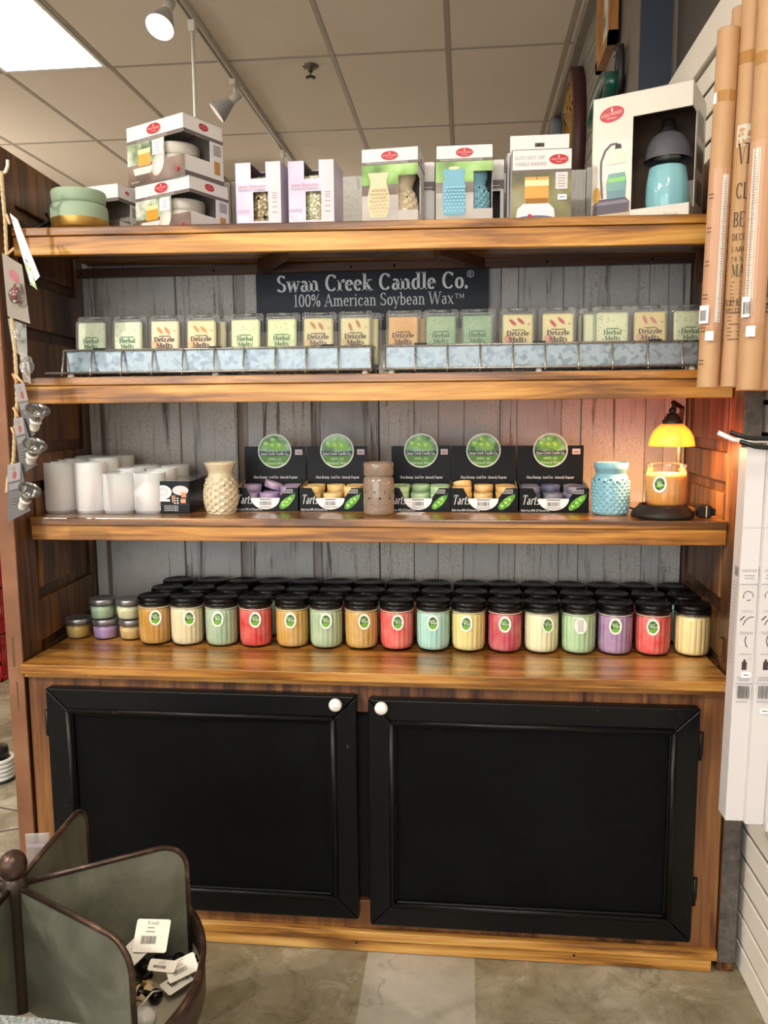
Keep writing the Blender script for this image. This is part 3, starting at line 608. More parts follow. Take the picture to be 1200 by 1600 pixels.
# ---------------------------------------------------------------- cartons and warmers on the top shelf
CARD = C('#dedbd8', .45); CARDIN = C('#8f867c', .7); INK = C('#3c3532', .5); RED = C('#b3202a', .4); GREYB = C('#6a5f5c', .45)
def pose(pxL, pxR, py, Y, yaw, z, pxB=None, d=None):
    c = onY(Y, pxR, py); c.z = z+.05
    w = along(c, (-math.cos(yaw), -math.sin(yaw), 0), pxL); o = c + Vector((-math.cos(yaw), -math.sin(yaw), 0))*w
    if pxB: d = along(c, (-math.sin(yaw), math.cos(yaw), 0), pxB)
    return Vector((o.x, o.y, z)), w, d
def height(px, py, Y, z): return onY(Y, px, py).z - z
TH = .0014
def carton(name, label, loc, rz, w, d, h, m_out, m_in, win=None, rwin=None, group=None, cat='box', notch=None, top=True):
    """card box with windows cut in the front (x0,x1,z0,z1) and right side (y0,y1,z0,z1)"""
    t = thing(name, label, cat, loc, rz, group); b = MB()
    def wall(F, U_, wn):                                   # F(u0,u1,z0,z1) adds a panel piece
        if not wn: return F(0, U_, 0, h)
        a0, a1, z0, z1 = wn
        if z0 > 0: F(0, U_, 0, z0)
        if z1 < h: F(0, U_, z1, h)
        if a0 > 0: F(0, a0, z0, z1)
        if a1 < U_: F(a1, U_, z0, z1)
    if notch:                                              # extra slot in the top of the front panel
        n0, n1, nz = notch
        a0, a1, z0, z1 = win
        for r in ((0, w, 0, z0), (0, a0, z0, z1), (a1, w, z0, z1), (0, w, z1, nz), (0, n0, nz, h), (n1, w, nz, h)): b.box(r[0], r[1], 0, TH, r[2], r[3], m_out)
        b.box(0, n0, 0, d, h-TH, h, m_out); b.box(n1, w, 0, d, h-TH, h, m_out); b.box(n0, n1, d*.75, d, h-TH, h, m_out)
    else:
        wall(lambda u0, u1, z0, z1: b.box(u0, u1, 0, TH, z0, z1, m_out), w, win)
        b.box(0, w, 0, d, h-TH, h, m_out)
    wall(lambda u0, u1, z0, z1: b.box(w-TH, w, u0, u1, z0, z1, m_out), d, rwin)
    b.box(0, TH, 0, d, 0, h, m_out); b.box(0, w, d-TH, d, 0, h, m_out); b.box(0, w, 0, d, 0, TH, m_out)
    i = TH*1.2                                             # inner lining
    b.box(i, w-i, d-i*1.6, d-i, i, h-i, m_in); b.box(i, i*1.6, i, d-i, i, h-i, m_in)
    b.build('carton', t)
    return t
def logo(pr, u, v, ru, rot=0, rv=None):                    # red oval badge
    rv = rv or ru*.52
    pr.oval(u, v, ru, rv, C('#efe6e2', .4), 24, rot); pr.oval(u, v, ru*.95, rv*.93, RED, 24, rot); pr.text('CANDLE WARMERS', u, v-rv*.14, rv*.5, C('#e9c9c4', .4), width=ru*1.6, T=.1, t=.05, rot=rot); pr.lines(u, v-rv*.5, ru*.8, 1, 1, rv*.1, C('#e0a9a5', .4)); pr.oval(u, v+rv*.5, rv*.12, rv*.28, C('#e9c9c4', .4), 8)
def two_tier(name, label, loc, r, base, low, up, cat='warmer', gold=None):
    t = thing(name, label, cat, loc)
    prof = [(r*.5, r*.10), (r*.88, r*.10), (r*.97, r*.16), (r, r*.26)]
    MB().lathe([(.001, r*.03), (r*.8, r*.03), (r*.85, r*.10)], C('#8a6136', .5), 40).build('wooden_foot', t)
    for a in (.6, 2.4, 4.5): MB().tube([(r*.6*math.cos(a), r*.6*math.sin(a), 0), (r*.6*math.cos(a), r*.6*math.sin(a), r*.05)], .006, C('#2a2624', .5), 8).build('foot', t)
    if gold: MB().lathe([(r*.8, r*.09), (r*.93, r*.11), (r*.985, r*.18), (r*1.0, r*.48)], gold, 48).build('gold_band', t)
    MB().lathe([(r*1.0, r*.48), (r*1.0, r*.84), (r*.96, r*.97), (r*.9, r*1.0), (r*.2, r*1.0)] if gold else [(r*.8, r*.09), (r*.93, r*.11), (r*.985, r*.18), (r*1.0, r*.48), (r*1.0, r*.84), (r*.96, r*.97), (r*.9, r*1.0), (r*.2, r*1.0)], low, 48).build('base', t)
    MB().lathe([(r*.3, r*1.0), (r*.86, r*1.005), (r*.93, r*1.10), (r*.955, r*1.40), (r*.93, r*1.47), (r*.88, r*1.47), (r*.84, r*1.2), (.001, r*1.15)], up, 48).build('dish', t)
    return t
def vase_profile(h, r): return [(r*.62, 0), (r*.72, h*.015), (r*.86, h*.12), (r*.97, h*.26), (r, h*.40), (r*.93, h*.55), (r*.80, h*.68), (r*.72, h*.76), (r*.72, h*.80), (r*.80, h*.88), (r*.92, h*.965), (r*.93, h*1.0), (r*.86, h*1.0), (r*.72, h*.90), (r*.3, h*.86), (.001, h*.855)]
def prof_r(prof, z):
    for (r0, z0), (r1, z1) in zip(prof, prof[1:]):
        if z0 <= z <= z1 and z1 > z0: return r0+(r1-r0)*(z-z0)/(z1-z0)
    return prof[-1][0]
def bumps(prof, zs, per, r, m, kind, tilt=0):
    b = MB()
    for j, z in enumerate(zs):
        R_ = prof_r(prof, z)
        for i in range(per):
            a = 2*math.pi*(i+.5*(j % 2))/per; M = Matrix.Translation((R_*math.cos(a), R_*math.sin(a), z)) @ Matrix.Rotation(a, 4, 'Z') @ Matrix.Rotation(math.pi/2, 4, 'Y')
            if kind == 'dot': b.lathe([(r, 0), (r*.75, r*.5), (.0005, r*.72)], m, 8, M)
            elif kind == 'hole': b.lathe([(r, .0006), (.0003, .0007)], m, 8, M)
            else:   # scale: half disc hanging down
                P = [(r*.95*math.sin(t_), r*math.cos(t_)*1.0, .0015) for t_ in [math.radians(q) for q in (-90, -60, -30, 0, 30, 60, 90)]]
                Q = [(x*.9, y, z_) for x, y, z_ in P]
                # rotate so that the arc points down (local x is -z)
                vs = [(y, x, .0022) for x, y, _ in P] + [(y*1.06+.0004, x*1.05, -.001) for x, y, _ in P] + [(-r*.35, 0, -.0005)]
                n = len(P); F = [(k, k+1, n+k+1, n+k) for k in range(n-1)] + [list(range(n))+[2*n]]
                b.add(vs, F, m, False, M)
    return b
CREAM = C('#cfbf9f', .3, coat=.5); BLUE = C('#7fb4c4', .25, coat=.6); TAUPE = C('#8d7b6b', .22, coat=.6); HOLE = C('#17120e', .9)
def scale_vase(name, label, loc, h, r, m=None, cat='wax warmer'):
    m = m or CREAM; t = thing(name, label, cat, loc); pf = vase_profile(h, r)
    o = MB().lathe(pf, m, 40, cap0=True).build('vase', t)
    bumps(pf, [h*(.06+.062*i) for i in range(11)], 12, r*.27, m, 'scale').build('scales', o)
    bumps(pf, [h*.50, h*.56], 9, r*.06, HOLE, 'hole').build('vent_holes', o); return t
def jar_profile(h, r): return [(r*.8, 0), (r*.93, h*.012), (r*.98, h*.05), (r, h*.12), (r, h*.62), (r*.95, h*.72), (r*.84, h*.775), (r*.80, h*.79), (r*.86, h*.80), (r*.87, h*.865), (r*.90, h*.87), (r*.93, h*.90), (r*.95, h*.98), (r*.92, h*1.0), (r*.84, h*.995), (r*.78, h*.93), (.001, h*.91)]
def hobnail_jar(name, label, loc, h, r, m=None, cat='wax warmer'):
    m = m or BLUE; t = thing(name, label, cat, loc); pf = jar_profile(h, r); o = MB().lathe(pf, m, 40, cap0=True).build('jar', t)
    bumps(pf, [h*(.07+.062*i) for i in range(10)], 18, r*.10, m, 'dot').build('hobnails', o)
    bumps(pf, [h*.645, h*.685], 9, r*.055, HOLE, 'hole').build('vent_holes', o); return t
# 1 sage warmer standing free
zt1 = zt(-.75)
p = onY(.09, 124, 330)
two_tier('candle_warmer', 'sage green two-tier warmer with gold band, unboxed at left end', (p.x, .09, zt1), 43*mpp(p), None, C('#93a78d', .6), C('#93a78d', .6), gold=C('#b08a45', .35, .75))
# power cord behind it
pts = [(-.885, .06), (-.85, .10), (-.88, .13), (-.845, .15), (-.87, .10), (-.845, .14), (-.875, .16), (-.855, .15)]
cz = MB().tube([(x, y, zt1+.012+.028*(i % 3)) for i, (x, y) in enumerate(pts)], .004, C('#14171d', .4), 8)
cz.tube([(-.885, .09, zt1+.01), (-.85, .14, zt1+.07), (-.84, .11, zt1+.02), (-.87, .15, zt1+.06), (-.855, .16, zt1+.01)], .004, C('#14171d', .4), 8)
tag(cz.build('black_cable'), 'tangled black power cord beside the sage green warmer', 'cord')
PIC = photo('garden', [(.3, '#3f4a33'), (.45, '#8fa37e'), (.6, '#d9d8cc'), (.75, '#a7a08f')], 18); PICB = photo('brownwood', [(.3, '#4f3f38'), (.55, '#7a655b'), (.75, '#8d7b72')], 12)
# 2 box behind the sage warmer, 3+4 the two stacked boxes
def warmer_box(label, pxL, pxR, pxB, pyT, Y, yaw, z, prod, plabel, dcol):
    loc, w, d = pose(pxL, pxR, pyT+40, Y, yaw, z, pxB); d = min(d, .2); h = height(pxR, pyT, Y, z)
    wx, z0, z1 = w*.66, h*.34, h*.70
    t = carton('warmer_carton', label, loc, yaw, w, d, h, CARD, CARDIN, (wx, w, z0, z1), (0, d*.66, z0, z1), 'cartons on the top shelf')
    m = MB(); pr = Print(m, (0, 0, 0), (1, 0, 0), (0, 0, 1)); rt = Print(m, (w, 0, 0), (0, 1, 0), (0, 0, 1))
    pr.rect(0, h*.70, wx, h*.76, GREYB); pr.rect(wx, h*.70, w, h*.76, GREYB); pr.rect(0, 0, w, z0, PICB); pr.rect(0, z0, wx, h*.70, PIC)
    pr.text('2-IN-1 FRAGRANCE WARMER', w*.45, h*.715, h*.04, C('#d8d2cc'), width=w*.55, T=.09, t=.06)
    pr.rect(w*.06, h*.20, wx*.98, h*.27, C('#8b7668')); pr.rect(w*.2, h*.3, w*.42, h*.55, C('#d49a3a', .3)); pr.rect(w*.2, h*.5, w*.42, h*.58, C('#e9d3a0', .3)); pr.poly([(w*.1, h*.28), (w*.13, h*.16), (w*.42, h*.16), (w*.46, h*.28)], C('#d9d0c8')); pr.oval(w*.55, h*.27, w*.1, h*.2, C('#cdb9ae'), 18, -.5); pr.oval(w*.57, h*.26, w*.07, h*.16, C('#e3d6cd'), 18, -.5)
    pr.rect(w*.46, h*.44, w*.64, h*.68, C('#e7e6ea')); pr.lines(w*.55, h*.62, w*.1, 4, h*.045, h*.012, C('#9a979a'))
    logo(pr, w*.5, h*.87, w*.13); pr.text('Sandstone', w*.14, h*.03, h*.05, C('#e8e4e0'), T=.08, t=.06, serif=False); pr.oval(w*.88, h*.12, w*.03, h*.035, RED, 12)
    rt.rect(0, h*.70, d, h*.76, GREYB); rt.rect(0, 0, d, h*.08, GREYB); logo(rt, d*.5, h*.88, d*.13); rt.rect(d*.74, h*.48, d*.94, h*.66, C('#a9a6a8')); rt.rect(d*.75, h*.16, d*.9, h*.38, C('#b88a4c')); rt.lines(d*.84, h*.62, d*.14, 4, h*.04, h*.012, C('#8a8789'))
    m.build('printing', t)
    M = Matrix.Translation(loc) @ Matrix.Rotation(yaw, 4, 'Z'); r = min(w*.47, d*.47, h*.46)
    c = M @ Vector((w*.52, d*.49, TH))
    two_tier('boxed_warmer', plabel, c, r, None, dcol, dcol)
    return t, h
zs = zt(-.6)
warmer_box('white warmer carton half hidden behind the sage warmer', 88, 186, 214, 286, .17, math.radians(-14), zt1, None, 'dark green two-tier warmer inside the carton behind the sage one', C('#4d5a4a', .5))
SAND = C('#c9c2b6', .5)
_, hh = warmer_box('lower of two stacked white warmer cartons', 213, 297, 358, 273, .06, math.radians(-26), zs, None, 'cream warmer showing in the lower stacked carton window', SAND)
warmer_box('upper of two stacked white warmer cartons', 200, 287, 349, 175, .055, math.radians(-27), zs+hh+.0005, None, 'cream warmer showing in the upper stacked carton window', SAND)
# 5+6 lilac boxes
LIL = NT('lilac_card'); LIL.base(LIL.mix(LIL.mapr(LIL.noise(LIL.co((1, 1, 1)), 9, 3), .35, .65, 0, 1), '#d5cbdb', '#c3b5cf'), .4); LIL = LIL.m
for k, (pl_, pr_, pb, pt, nx, wn) in enumerate(((369, 439, 452, 251, (393, 416), (396, 419, 298, 344)), (451, 522, 537, 248, (476, 499), (478, 502, 297, 342)))):
    Y = .075; z = zt(-.3+.2*k); yaw = math.radians(-3)
    loc, w, d = pose(pl_, pr_, 300, Y, yaw, z, None, .115); h = height(pr_, pt, Y, z); s_ = w/(pr_-pl_); fz = lambda y: onY(Y, pr_, y).z-z
    n0, n1 = (nx[0]-pl_)*s_, (nx[1]-pl_)*s_; a0, a1 = (wn[0]-pl_)*s_, (wn[1]-pl_)*s_
    t = carton('fragrance_warmer_carton', ('lilac fragrance warmer carton showing a bronze pierced warmer', 'lilac fragrance warmer carton showing a speckled pale warmer')[k], loc, yaw, w, d, h, LIL, CARDIN, (a0, a1, fz(wn[3]), fz(wn[2])), None, 'cartons on the top shelf', 'box', (n0, n1, fz(277)))
    m = MB(); q = Print(m, (0, 0, 0), (1, 0, 0), (0, 0, 1))
    q.poly([(w*.70, h*.01), (w*.995, h*.01), (w*.995, h*.99), (w*.74, h*.99), (w*.74, h*.5)], C('#dcc9cf', .4)); q.rect(w*.03, h*.13, w*.3, h*.22, photo('town', [(.35, '#b8a9c4'), (.6, '#e4dcea')], 40)); q.rect(w*.0, h*.26, w*.3, h*.31, C('#b9abc6'))
    q.text('Aurora Illumination', w*.36, h*.63, h*.06, C('#b9506a'), width=w*.6, T=.07, t=.05, shear=.25); q.text('FRAGRANCE WARMER', w*.36, h*.575, h*.055, C('#7d7183'), width=w*.6, T=.08, t=.05)
    for y_, n_ in ((.53, 3), (.40, 1), (.33, 1), (.25, 1)): q.lines(w*.86, h*y_, w*.14, n_, h*.035, h*.012, C('#9a8c95'))
    q.oval(w*.74, h*.015, w*.17, h*.03, C('#a64a7c'), 18); q.oval(w*.74, h*.014, w*.14, h*.022, C('#e8d5e2'), 18)
    m.build('printing', t)
    cm_ = photo('bronzespeck', [(.42, '#6f5a36'), (.55, '#8d7a4f'), (.63, '#e8dfb8')], 160) if k == 0 else photo('palespeck', [(.42, '#8a8a62'), (.52, '#b5b08a'), (.6, '#efe9cf')], 190)
    M = Matrix.Translation(loc) @ Matrix.Rotation(yaw, 4, 'Z'); c = M @ Vector((w*.52, d*.5, TH))
    hv = h*.80; rv = min(w, d)*.40; pv = [(rv*.8, 0), (rv, hv*.06), (rv, hv*.75), (rv*.82, hv*.86), (rv*.95, hv*.97), (rv*.9, hv), (.001, hv*.93)]
    t2 = thing('pierced_warmer', ('bronze pierced warmer inside the left lilac carton', 'pale speckled warmer inside the right lilac carton')[k], 'wax warmer', c)
    MB().lathe(pv, cm_, 32).build('body', t2)
    if k == 0: bumps(pv, [hv*.25, hv*.60], 9, .0045, HOLE, 'hole').build('vent_holes', t2)
# 7-8 warmer cartons with window at right
def illum_box(label, pl_, pr_, pb, ptL, pt, Y, yaw, wn, prod, txt, name2):
    z = zt(onY(Y, pr_, 300).x); loc, w, d = pose(pl_, pr_, 300, Y, yaw, z, None, .12); h = height(pr_, pt, Y, z); s_ = w/(pr_-pl_); fz = lambda y: onY(Y, pr_, y).z-z
    a0 = (wn[0]-pl_)*s_; z0, z1 = fz(wn[2]), fz(wn[1])
    t = carton('illumination_warmer_carton', label, loc, yaw, w, d, h, CARD, CARDIN, (a0, w, z0, z1), (0, d*.35, z0, z1), 'cartons on the top shelf')
    m = MB(); q = Print(m, (0, 0, 0), (1, 0, 0), (0, 0, 1)); r_ = Print(m, (w, 0, 0), (0, 1, 0), (0, 0, 1))
    GR = photo('bokehgreen', [(.3, '#3c5a28'), (.48, '#86b35a'), (.62, '#a9cf83'), (.8, '#cfe0b8')], 12); zb = h*.80
    q.rect(0, h*.10, a0, zb, GR); q.rect(a0, z1, w, zb, GR); q.rect(0, h*.42, a0, h*.55, photo('fence', [(.3, '#5b4a3d'), (.7, '#8d8174')], 16)); q.rect(0, h*.10, a0, h*.42, photo('table', [(.3, '#9a948c'), (.7, '#bfbab2')], 10)); q.rect(a0, h*.0, w, z0, C('#b7b2ab')); q.rect(0, 0, a0, h*.10, C('#8d8782'))
    q.rect(0, zb, w, zb+h*.035, GREYB); q.text('MODERN ILLUMINATION FRAGRANCE WARMER', w*.45, zb+h*.008, h*.028, C('#d9d4d0'), width=w*.75, T=.1, t=.06)
    logo(q, w*.5, h*.905, w*.16)
    if prod == 'vase':
        pv = vase_profile(h*.56, w*.2)[:12]; cx = w*.30; q.poly([(cx-r, h*.14+zz) for r, zz in pv]+[(cx+r, h*.14+zz) for r, zz in pv[::-1]], C('#d8c7a2', .4))
        for j in range(8):
            for i in range(5):
                zz = h*(.17+.045*j); rr_ = prof_r(vase_profile(h*.56, w*.2), zz-h*.14)*.85; q.oval(cx+(i-2+.5*(j % 2))*w*.07, zz, w*.028, h*.016, C('#c2b08a', .4), 8) if abs((i-2+.5*(j % 2))*w*.07) < rr_ else None
    else:
        pv = jar_profile(h*.56, w*.2)[:14]; cx = w*.32; q.poly([(cx-r, h*.15+zz) for r, zz in pv]+[(cx+r, h*.15+zz) for r, zz in pv[::-1]], C('#6fa9bf', .4)); q.oval(cx, h*.72, w*.1, h*.02, C('#e3cfa0', .4), 12)
        for j in range(8):
            for i in range(6): q.oval(cx+(i-2.5+.5*(j % 2))*w*.06, h*(.2+.04*j), w*.02, h*.014, C('#94c6d6', .4), 8)
    q.text(txt, w*.2, h*.03, h*.05, C('#f0ecea'), serif=False, T=.09, t=.08) if txt else q.lines(w*.25, h*.04, w*.35, 1, 1, h*.022, C('#f0ecea')); q.oval(w*.75, h*.06, w*.04, h*.025, RED, 12); q.oval(w*.87, h*.06, w*.04, h*.025, RED, 12)
    logo(r_, d*.5, h*.9, d*.12); r_.rect(0, zb, d, zb+h*.035, GREYB); m.build('printing', t)
    M = Matrix.Translation(loc) @ Matrix.Rotation(yaw, 4, 'Z'); c = M @ Vector((w*.60, d*.5, TH))
    (scale_vase if prod == 'vase' else hobnail_jar)('boxed_warmer', name2, c, h*.72, w*.34)
    # the same carton standing behind, seen at the right
    return t, loc, w, d, h
illum_box('warmer carton picturing a cream scaled vase on green', 566, 653, 664, 232, 228, .075, math.radians(-5), (623, 272, 327), 'vase', '', 'cream scaled warmer inside the window of its carton')
illum_box('hobnail warmer carton picturing a blue jar on green', 681, 770, 775, 228, 224, .08, math.radians(0), (740, 266, 325), 'jar', 'Hobnail', 'blue hobnail warmer inside the window of its carton')
def plain_box(label, pl_, pr_, pt, Y, d, prod):
    z = zt(onY(Y, pr_, 300).x); loc, w, _ = pose(pl_, pr_, 300, Y, 0, z, None, d); h = height(pr_, pt, Y, z)
    t = carton('warmer_carton', label, loc, 0, w, d, h, CARD, CARDIN, (w*.6, w*.92, h*.12, h*.6) if prod else None, None, 'cartons on the top shelf')
    m = MB(); q = Print(m, (0, 0, 0), (1, 0, 0), (0, 0, 1)); q.rect(0, h*.62, w, h*.74, GREYB); q.rect(0, h*.05, w*.58, h*.60, C('#b9c0d0')); q.lines(w*.8, h*.66, w*.3, 2, h*.04, h*.012, C('#cfcac6')); q.rect(w*.62, h*.12, w*.9, h*.25, C('#b98a3c') if not prod else C('#2b4450')); m.build('printing', t)
plain_box('warmer carton standing behind the cream vase carton', 600, 680, 252, .215, .12, False)
plain_box('warmer carton standing behind the blue hobnail carton', 708, 788, 248, .225, .12, True)
# 9 auto shut-off candle warmers: front one, one behind with hanging card, one peeping at left
def auto_box(label, pl_, pr_, pt, Y, full):
    z = zt(.46); loc, w, d = pose(pl_, pr_, 300, Y, 0, z, None, .05); h = height(pr_, pt, Y, z); t = carton('candle_warmer_carton', label, loc, 0, w, d, h, CARD, CARDIN, None, None, 'cartons on the top shelf')
    m = MB(); q = Print(m, (0, 0, 0), (1, 0, 0), (0, 0, 1))
    if full:
        q.rect(0, 0, w, h*.72, photo('patio', [(.3, '#4b4a30'), (.45, '#6f6a45'), (.6, '#8d8a5e'), (.75, '#a39a86')], 10)); q.rect(0, 0, w, h*.1, C('#8a8482')); q.rect(0, h*.70, w, h*.735, GREYB)
        q.text("AUTO SHUT-OFF", w*.30, h*.87, h*.06, C('#77717a'), width=w*.5, T=.08, t=.05); q.text('CANDLE WARMER', w*.32, h*.79, h*.06, C('#77717a'), width=w*.52, T=.08, t=.05); logo(q, w*.78, h*.86, w*.17)
        q.rect(w*.22, h*.28, w*.62, h*.64, C('#d9a04c', .3)); q.rect(w*.22, h*.52, w*.62, h*.60, C('#ecd9a8', .3)); q.rect(w*.23, h*.28, w*.61, h*.36, C('#9a6a25', .3)); q.rect(w*.415, h*.6, w*.425, h*.66, INK)
        q.poly([(w*.08, h*.10), (w*.10, h*.22), (w*.2, h*.29), (w*.62, h*.29), (w*.71, h*.22), (w*.73, h*.10)], C('#dfdee4')); q.oval(w*.4, h*.085, w*.33, h*.05, C('#59627d'), 20); q.oval(w*.31, h*.13, w*.035, h*.025, RED, 10); q.rect(w*.73, h*.47, w*.93, h*.69, C('#dcd3d3')); q.lines(w*.83, h*.64, w*.15, 5, h*.035, h*.01, C('#8f8789')); q.rect(w*.77, h*.33, w*.92, h*.40, C('#f2f2f4')); q.lines(w*.845, h*.355, w*.1, 1, 1, h*.02, C('#9aa0b0'))
    m.v and m.build('printing', t); return t, w, h, d, loc
auto_box('auto shut-off candle warmer carton with a candle picture', 799, 893, 231, .085, True)
t, w, h, d, loc = auto_box('warmer carton with hanging card behind the shut-off carton', 796, 888, 238, .145, False)
hc = MB(); hx = w/2; HB = rrect(0, 0, .022, .006, .003); y0_ = h; 
for r in ((0, w*.42, 0, .045), (w*.58, w, 0, .045), (w*.42, w*.58, 0, .016), (w*.42, w*.58, .026, .045)): hc.box(r[0], r[1], .0, .001, h+r[2], h+r[3], CARD)
hc.build('hanging_card', t)
auto_box('edge of a third shut-off warmer carton behind the other two', 791, 860, 236, .205, False)
# 10 lamp carton at the right
Y = .06; yaw = math.radians(-25); z = zt(.72); loc, w, d = pose(923, 1080, 240, Y, yaw, z, 1109); d = max(.13, min(d, .18)); print('LAMPBOX', w, d); h = height(1080, 124, Y, z)
a0, a1, z0, z1 = w*.42, w*.965, h*.13, h*.82
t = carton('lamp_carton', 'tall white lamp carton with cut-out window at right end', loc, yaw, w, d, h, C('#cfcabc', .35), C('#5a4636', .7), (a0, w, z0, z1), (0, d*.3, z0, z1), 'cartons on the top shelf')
m = MB(); m2 = MB(); q = Print(m, (0, 0, 0), (1, 0, 0), (0, 0, 1)); r_ = Print(m2, (w, 0, 0), (0, 1, 0), (0, 0, 1))
q.rect(w*.01, h*.09, a0*.98, h*.66, photo('lampscene', [(.3, '#c9bda8'), (.6, '#e0d9cb'), (.8, '#b89f78')], 6)); q.rect(w*.01, h*.09, a0*.98, h*.2, photo('lampfloor', [(.3, '#8d7a60'), (.7, '#b59c73')], 8))
logo(q, w*.20, h*.865, w*.135, .12, w*.085)
cu = w*.2; q.poly([(w*.02, h*.12), (w*.03, h*.2), (w*.08, h*.235), (w*.36, h*.235), (w*.40, h*.2), (w*.40, h*.12)], C('#5c5560')); q.poly([(w*.03, h*.19), (w*.08, h*.215), (w*.36, h*.215), (w*.40, h*.19)], C('#857d8a'))
pts = [(w*.12, h*.24), (w*.10, h*.40), (w*.10, h*.52), (w*.14, h*.60), (w*.2, h*.64), (w*.26, h*.64), (w*.27, h*.61)]
for p4 in stroke(pts, w*.022, w*.022): q.poly(p4, C('#6b5a62'), False)
q.poly([(w*.16, h*.49), (w*.19, h*.56), (w*.23, h*.60), (w*.30, h*.60), (w*.34, h*.56), (w*.36, h*.49)], C('#f1e2cd')); q.poly([(w*.24, h*.60), (w*.25, h*.635), (w*.30, h*.635), (w*.31, h*.60)], C('#3c3436'))
q.poly([(w*.17, h*.23), (w*.16, h*.34), (w*.18, h*.42), (w*.35, h*.42), (w*.37, h*.34), (w*.36, h*.23)], C('#4f8d84', .3)); q.rect(w*.18, h*.355, w*.355, h*.385, C('#6fbf3f', .3)); q.rect(w*.17, h*.23, w*.36, h*.29, C('#3b7480', .3)); q.oval(w*.06, h*.27, w*.04, h*.06, C('#c8973f'), 14)
q.text('Aurora', w*.1, h*.03, h*.05, C('#8a857e'), T=.05, t=.05, serif=False); q.text('CANDLE WARMER LAMP', w*.48, h*.015, h*.05, C('#6b655e'), width=w*.5, T=.06, t=.05, serif=False); q.text('Bronze', w*.82, h*.05, h*.035, C('#8a857e'), T=.05, t=.05, serif=False, shear=.2)
for k in range(3): r_.rect(d*.42, h*(.18+.25*k), d*.85, h*(.36+.25*k), photo('sidepic', [(.3, '#3a2d28'), (.7, '#8d8a84')], 20))
m.build('printing', t); m2.build('side_printing', t)
M = Matrix.Translation(loc) @ Matrix.Rotation(yaw, 4, 'Z')
b = MB(); b.box(a0*.99, w-.004, d*.93, d*.94, z0, z0+(z1-z0)*.42, C('#cfc9bd', .6)); b.build('inner_card', t)
lt = thing('boxed_lamp', 'grey lamp shade over a glossy aqua jar inside the lamp carton', 'lamp', M @ Vector((w*.70, d*.48, TH)), yaw)
hs = h*.50; rs2 = min(w*.24, d*.45)
MB().lathe([(rs2, h*.52), (rs2*.99, h*.55), (rs2*.9, h*.63), (rs2*.66, h*.70), (rs2*.35, h*.735), (.001, h*.74)], C('#55555a', .55), 36).build('shade', lt); MB().lathe([(rs2*.42, h*.73), (rs2*.3, h*.79), (rs2*.28, h*.83), (.001, h*.835)], C('#1d1a19', .5), 20).build('cap', lt); MB().lathe([(.001, h*.545), (rs2*.55, h*.55), (rs2*.6, h*.535), (.001, h*.53)], C('#a9a9a4', .2, .6), 20).build('bulb', lt)
rj = min(w*.22, d*.42); MB().lathe([(rj*.55, h*.02), (rj*.8, h*.06), (rj, h*.20), (rj*.98, h*.34), (rj*.86, h*.46), (rj*.80, h*.47), (.001, h*.47)], NT('aqua_glass').base('#8fc6cc', .08).m, 40, rib=lambda a, z: 1+.012*math.cos(a*30)).build('jar', lt)
# ---------------------------------------------------------------- wire baskets with wax melts on the second shelf
def galv():
    t = NT('galvanised_sheet'); v = t.co((1, 1, 1)); vo = t.n('ShaderNodeTexVoronoi', {'Vector': v, 'Scale': 90.0}).outputs[1]; n = t.noise(v, 18, 4, .6)
    sp = t.n('ShaderNodeSeparateColor', {0: vo}).outputs[0]; f = t.n('ShaderNodeMath', {0: sp, 1: n}, operation='ADD').outputs[0]
    t.base(t.ramp(f, [(.4, '#747f87'), (.8, '#87939a'), (1.2, '#98a4aa')]), t.mapr(f, .4, 1.4, .35, .5), .8); return t.m
GALV = galv(); WIRE = C('#a8a39a', .28, .6); CLIP = C('#1a1a1b', .5)
YF = .045; zt_w = onY(YF, 560, 541).z; zb_w = onY(YF-.02, 560, 577).z
def basket(label, px0, px1, ext, posts):
    xa = onY(YF, px0, 560).x; xb = onY(YF, px1, 560).x; y0, y1 = YF, YF+.135
    t = thing('wire_basket', label, 'basket', (xa, 0, Z2), 0, 'wire baskets'); L = xb-xa; zT = zt_w-Z2; zB = zb_w-Z2
    b = MB()
    b.tube([(0, y0, zT), (L, y0, zT), (L, y1, zT), (0, y1, zT)], .0029, WIRE, 8, closed=True); b.tube([(-ext, y0-.02, zB), (L, y0-.02, zB)], .0029, WIRE, 8); b.tube([(0, y1, zB), (L, y1, zB)], .0029, WIRE, 8)
    for px in posts:
        x = onY(YF, px, 560).x-xa
        b.tube([(x, y0-.001, zT+.001), (x, y0-.017, zB+.004), (x, y0-.019, zB-.007)], .0026, WIRE, 7); b.tube([(x, y0-.018, zB), (x, y1, zB)], .0018, WIRE, 6); b.tube([(x, y1, zB), (x, y1, zT)], .0018, WIRE, 6)
    b.build('wire_frame', t)
    for x in (.02, L*.5, L-.02):
        for y in (y0-.005, y1): MB().lathe([(.009, 0), (.009, zB-.006), (.004, zB-.002), (.001, zB-.002)], C('#c9c4bb', .5), 12, Matrix.Translation((x, y, 0))).build('foot', t)
    for x in (L*.12 if ext else L*.05, L*.5, L*.86): MB().box(x-.016, x+.016, y0-.004, y0+.004, zT+.001, zT+.006, CLIP, ch=.001).build('clip', t)
    l = MB(); i = .004; fl_ = zB+.003
    l.box(i, L-i, y0+.004, y0+.005, fl_, zT-.003, GALV); l.box(i, L-i, y1-.005, y1-.004, fl_, zT-.003, GALV); l.box(i, i+.001, y0+.004, y1-.004, fl_, zT-.003, GALV); l.box(L-i-.001, L-i, y0+.004, y1-.004, fl_, zT-.003, GALV); l.box(i, L-i, y0+.004, y1-.004, fl_, fl_+.001, GALV)
    l.build('metal_liner', t); return Z2+fl_+.001
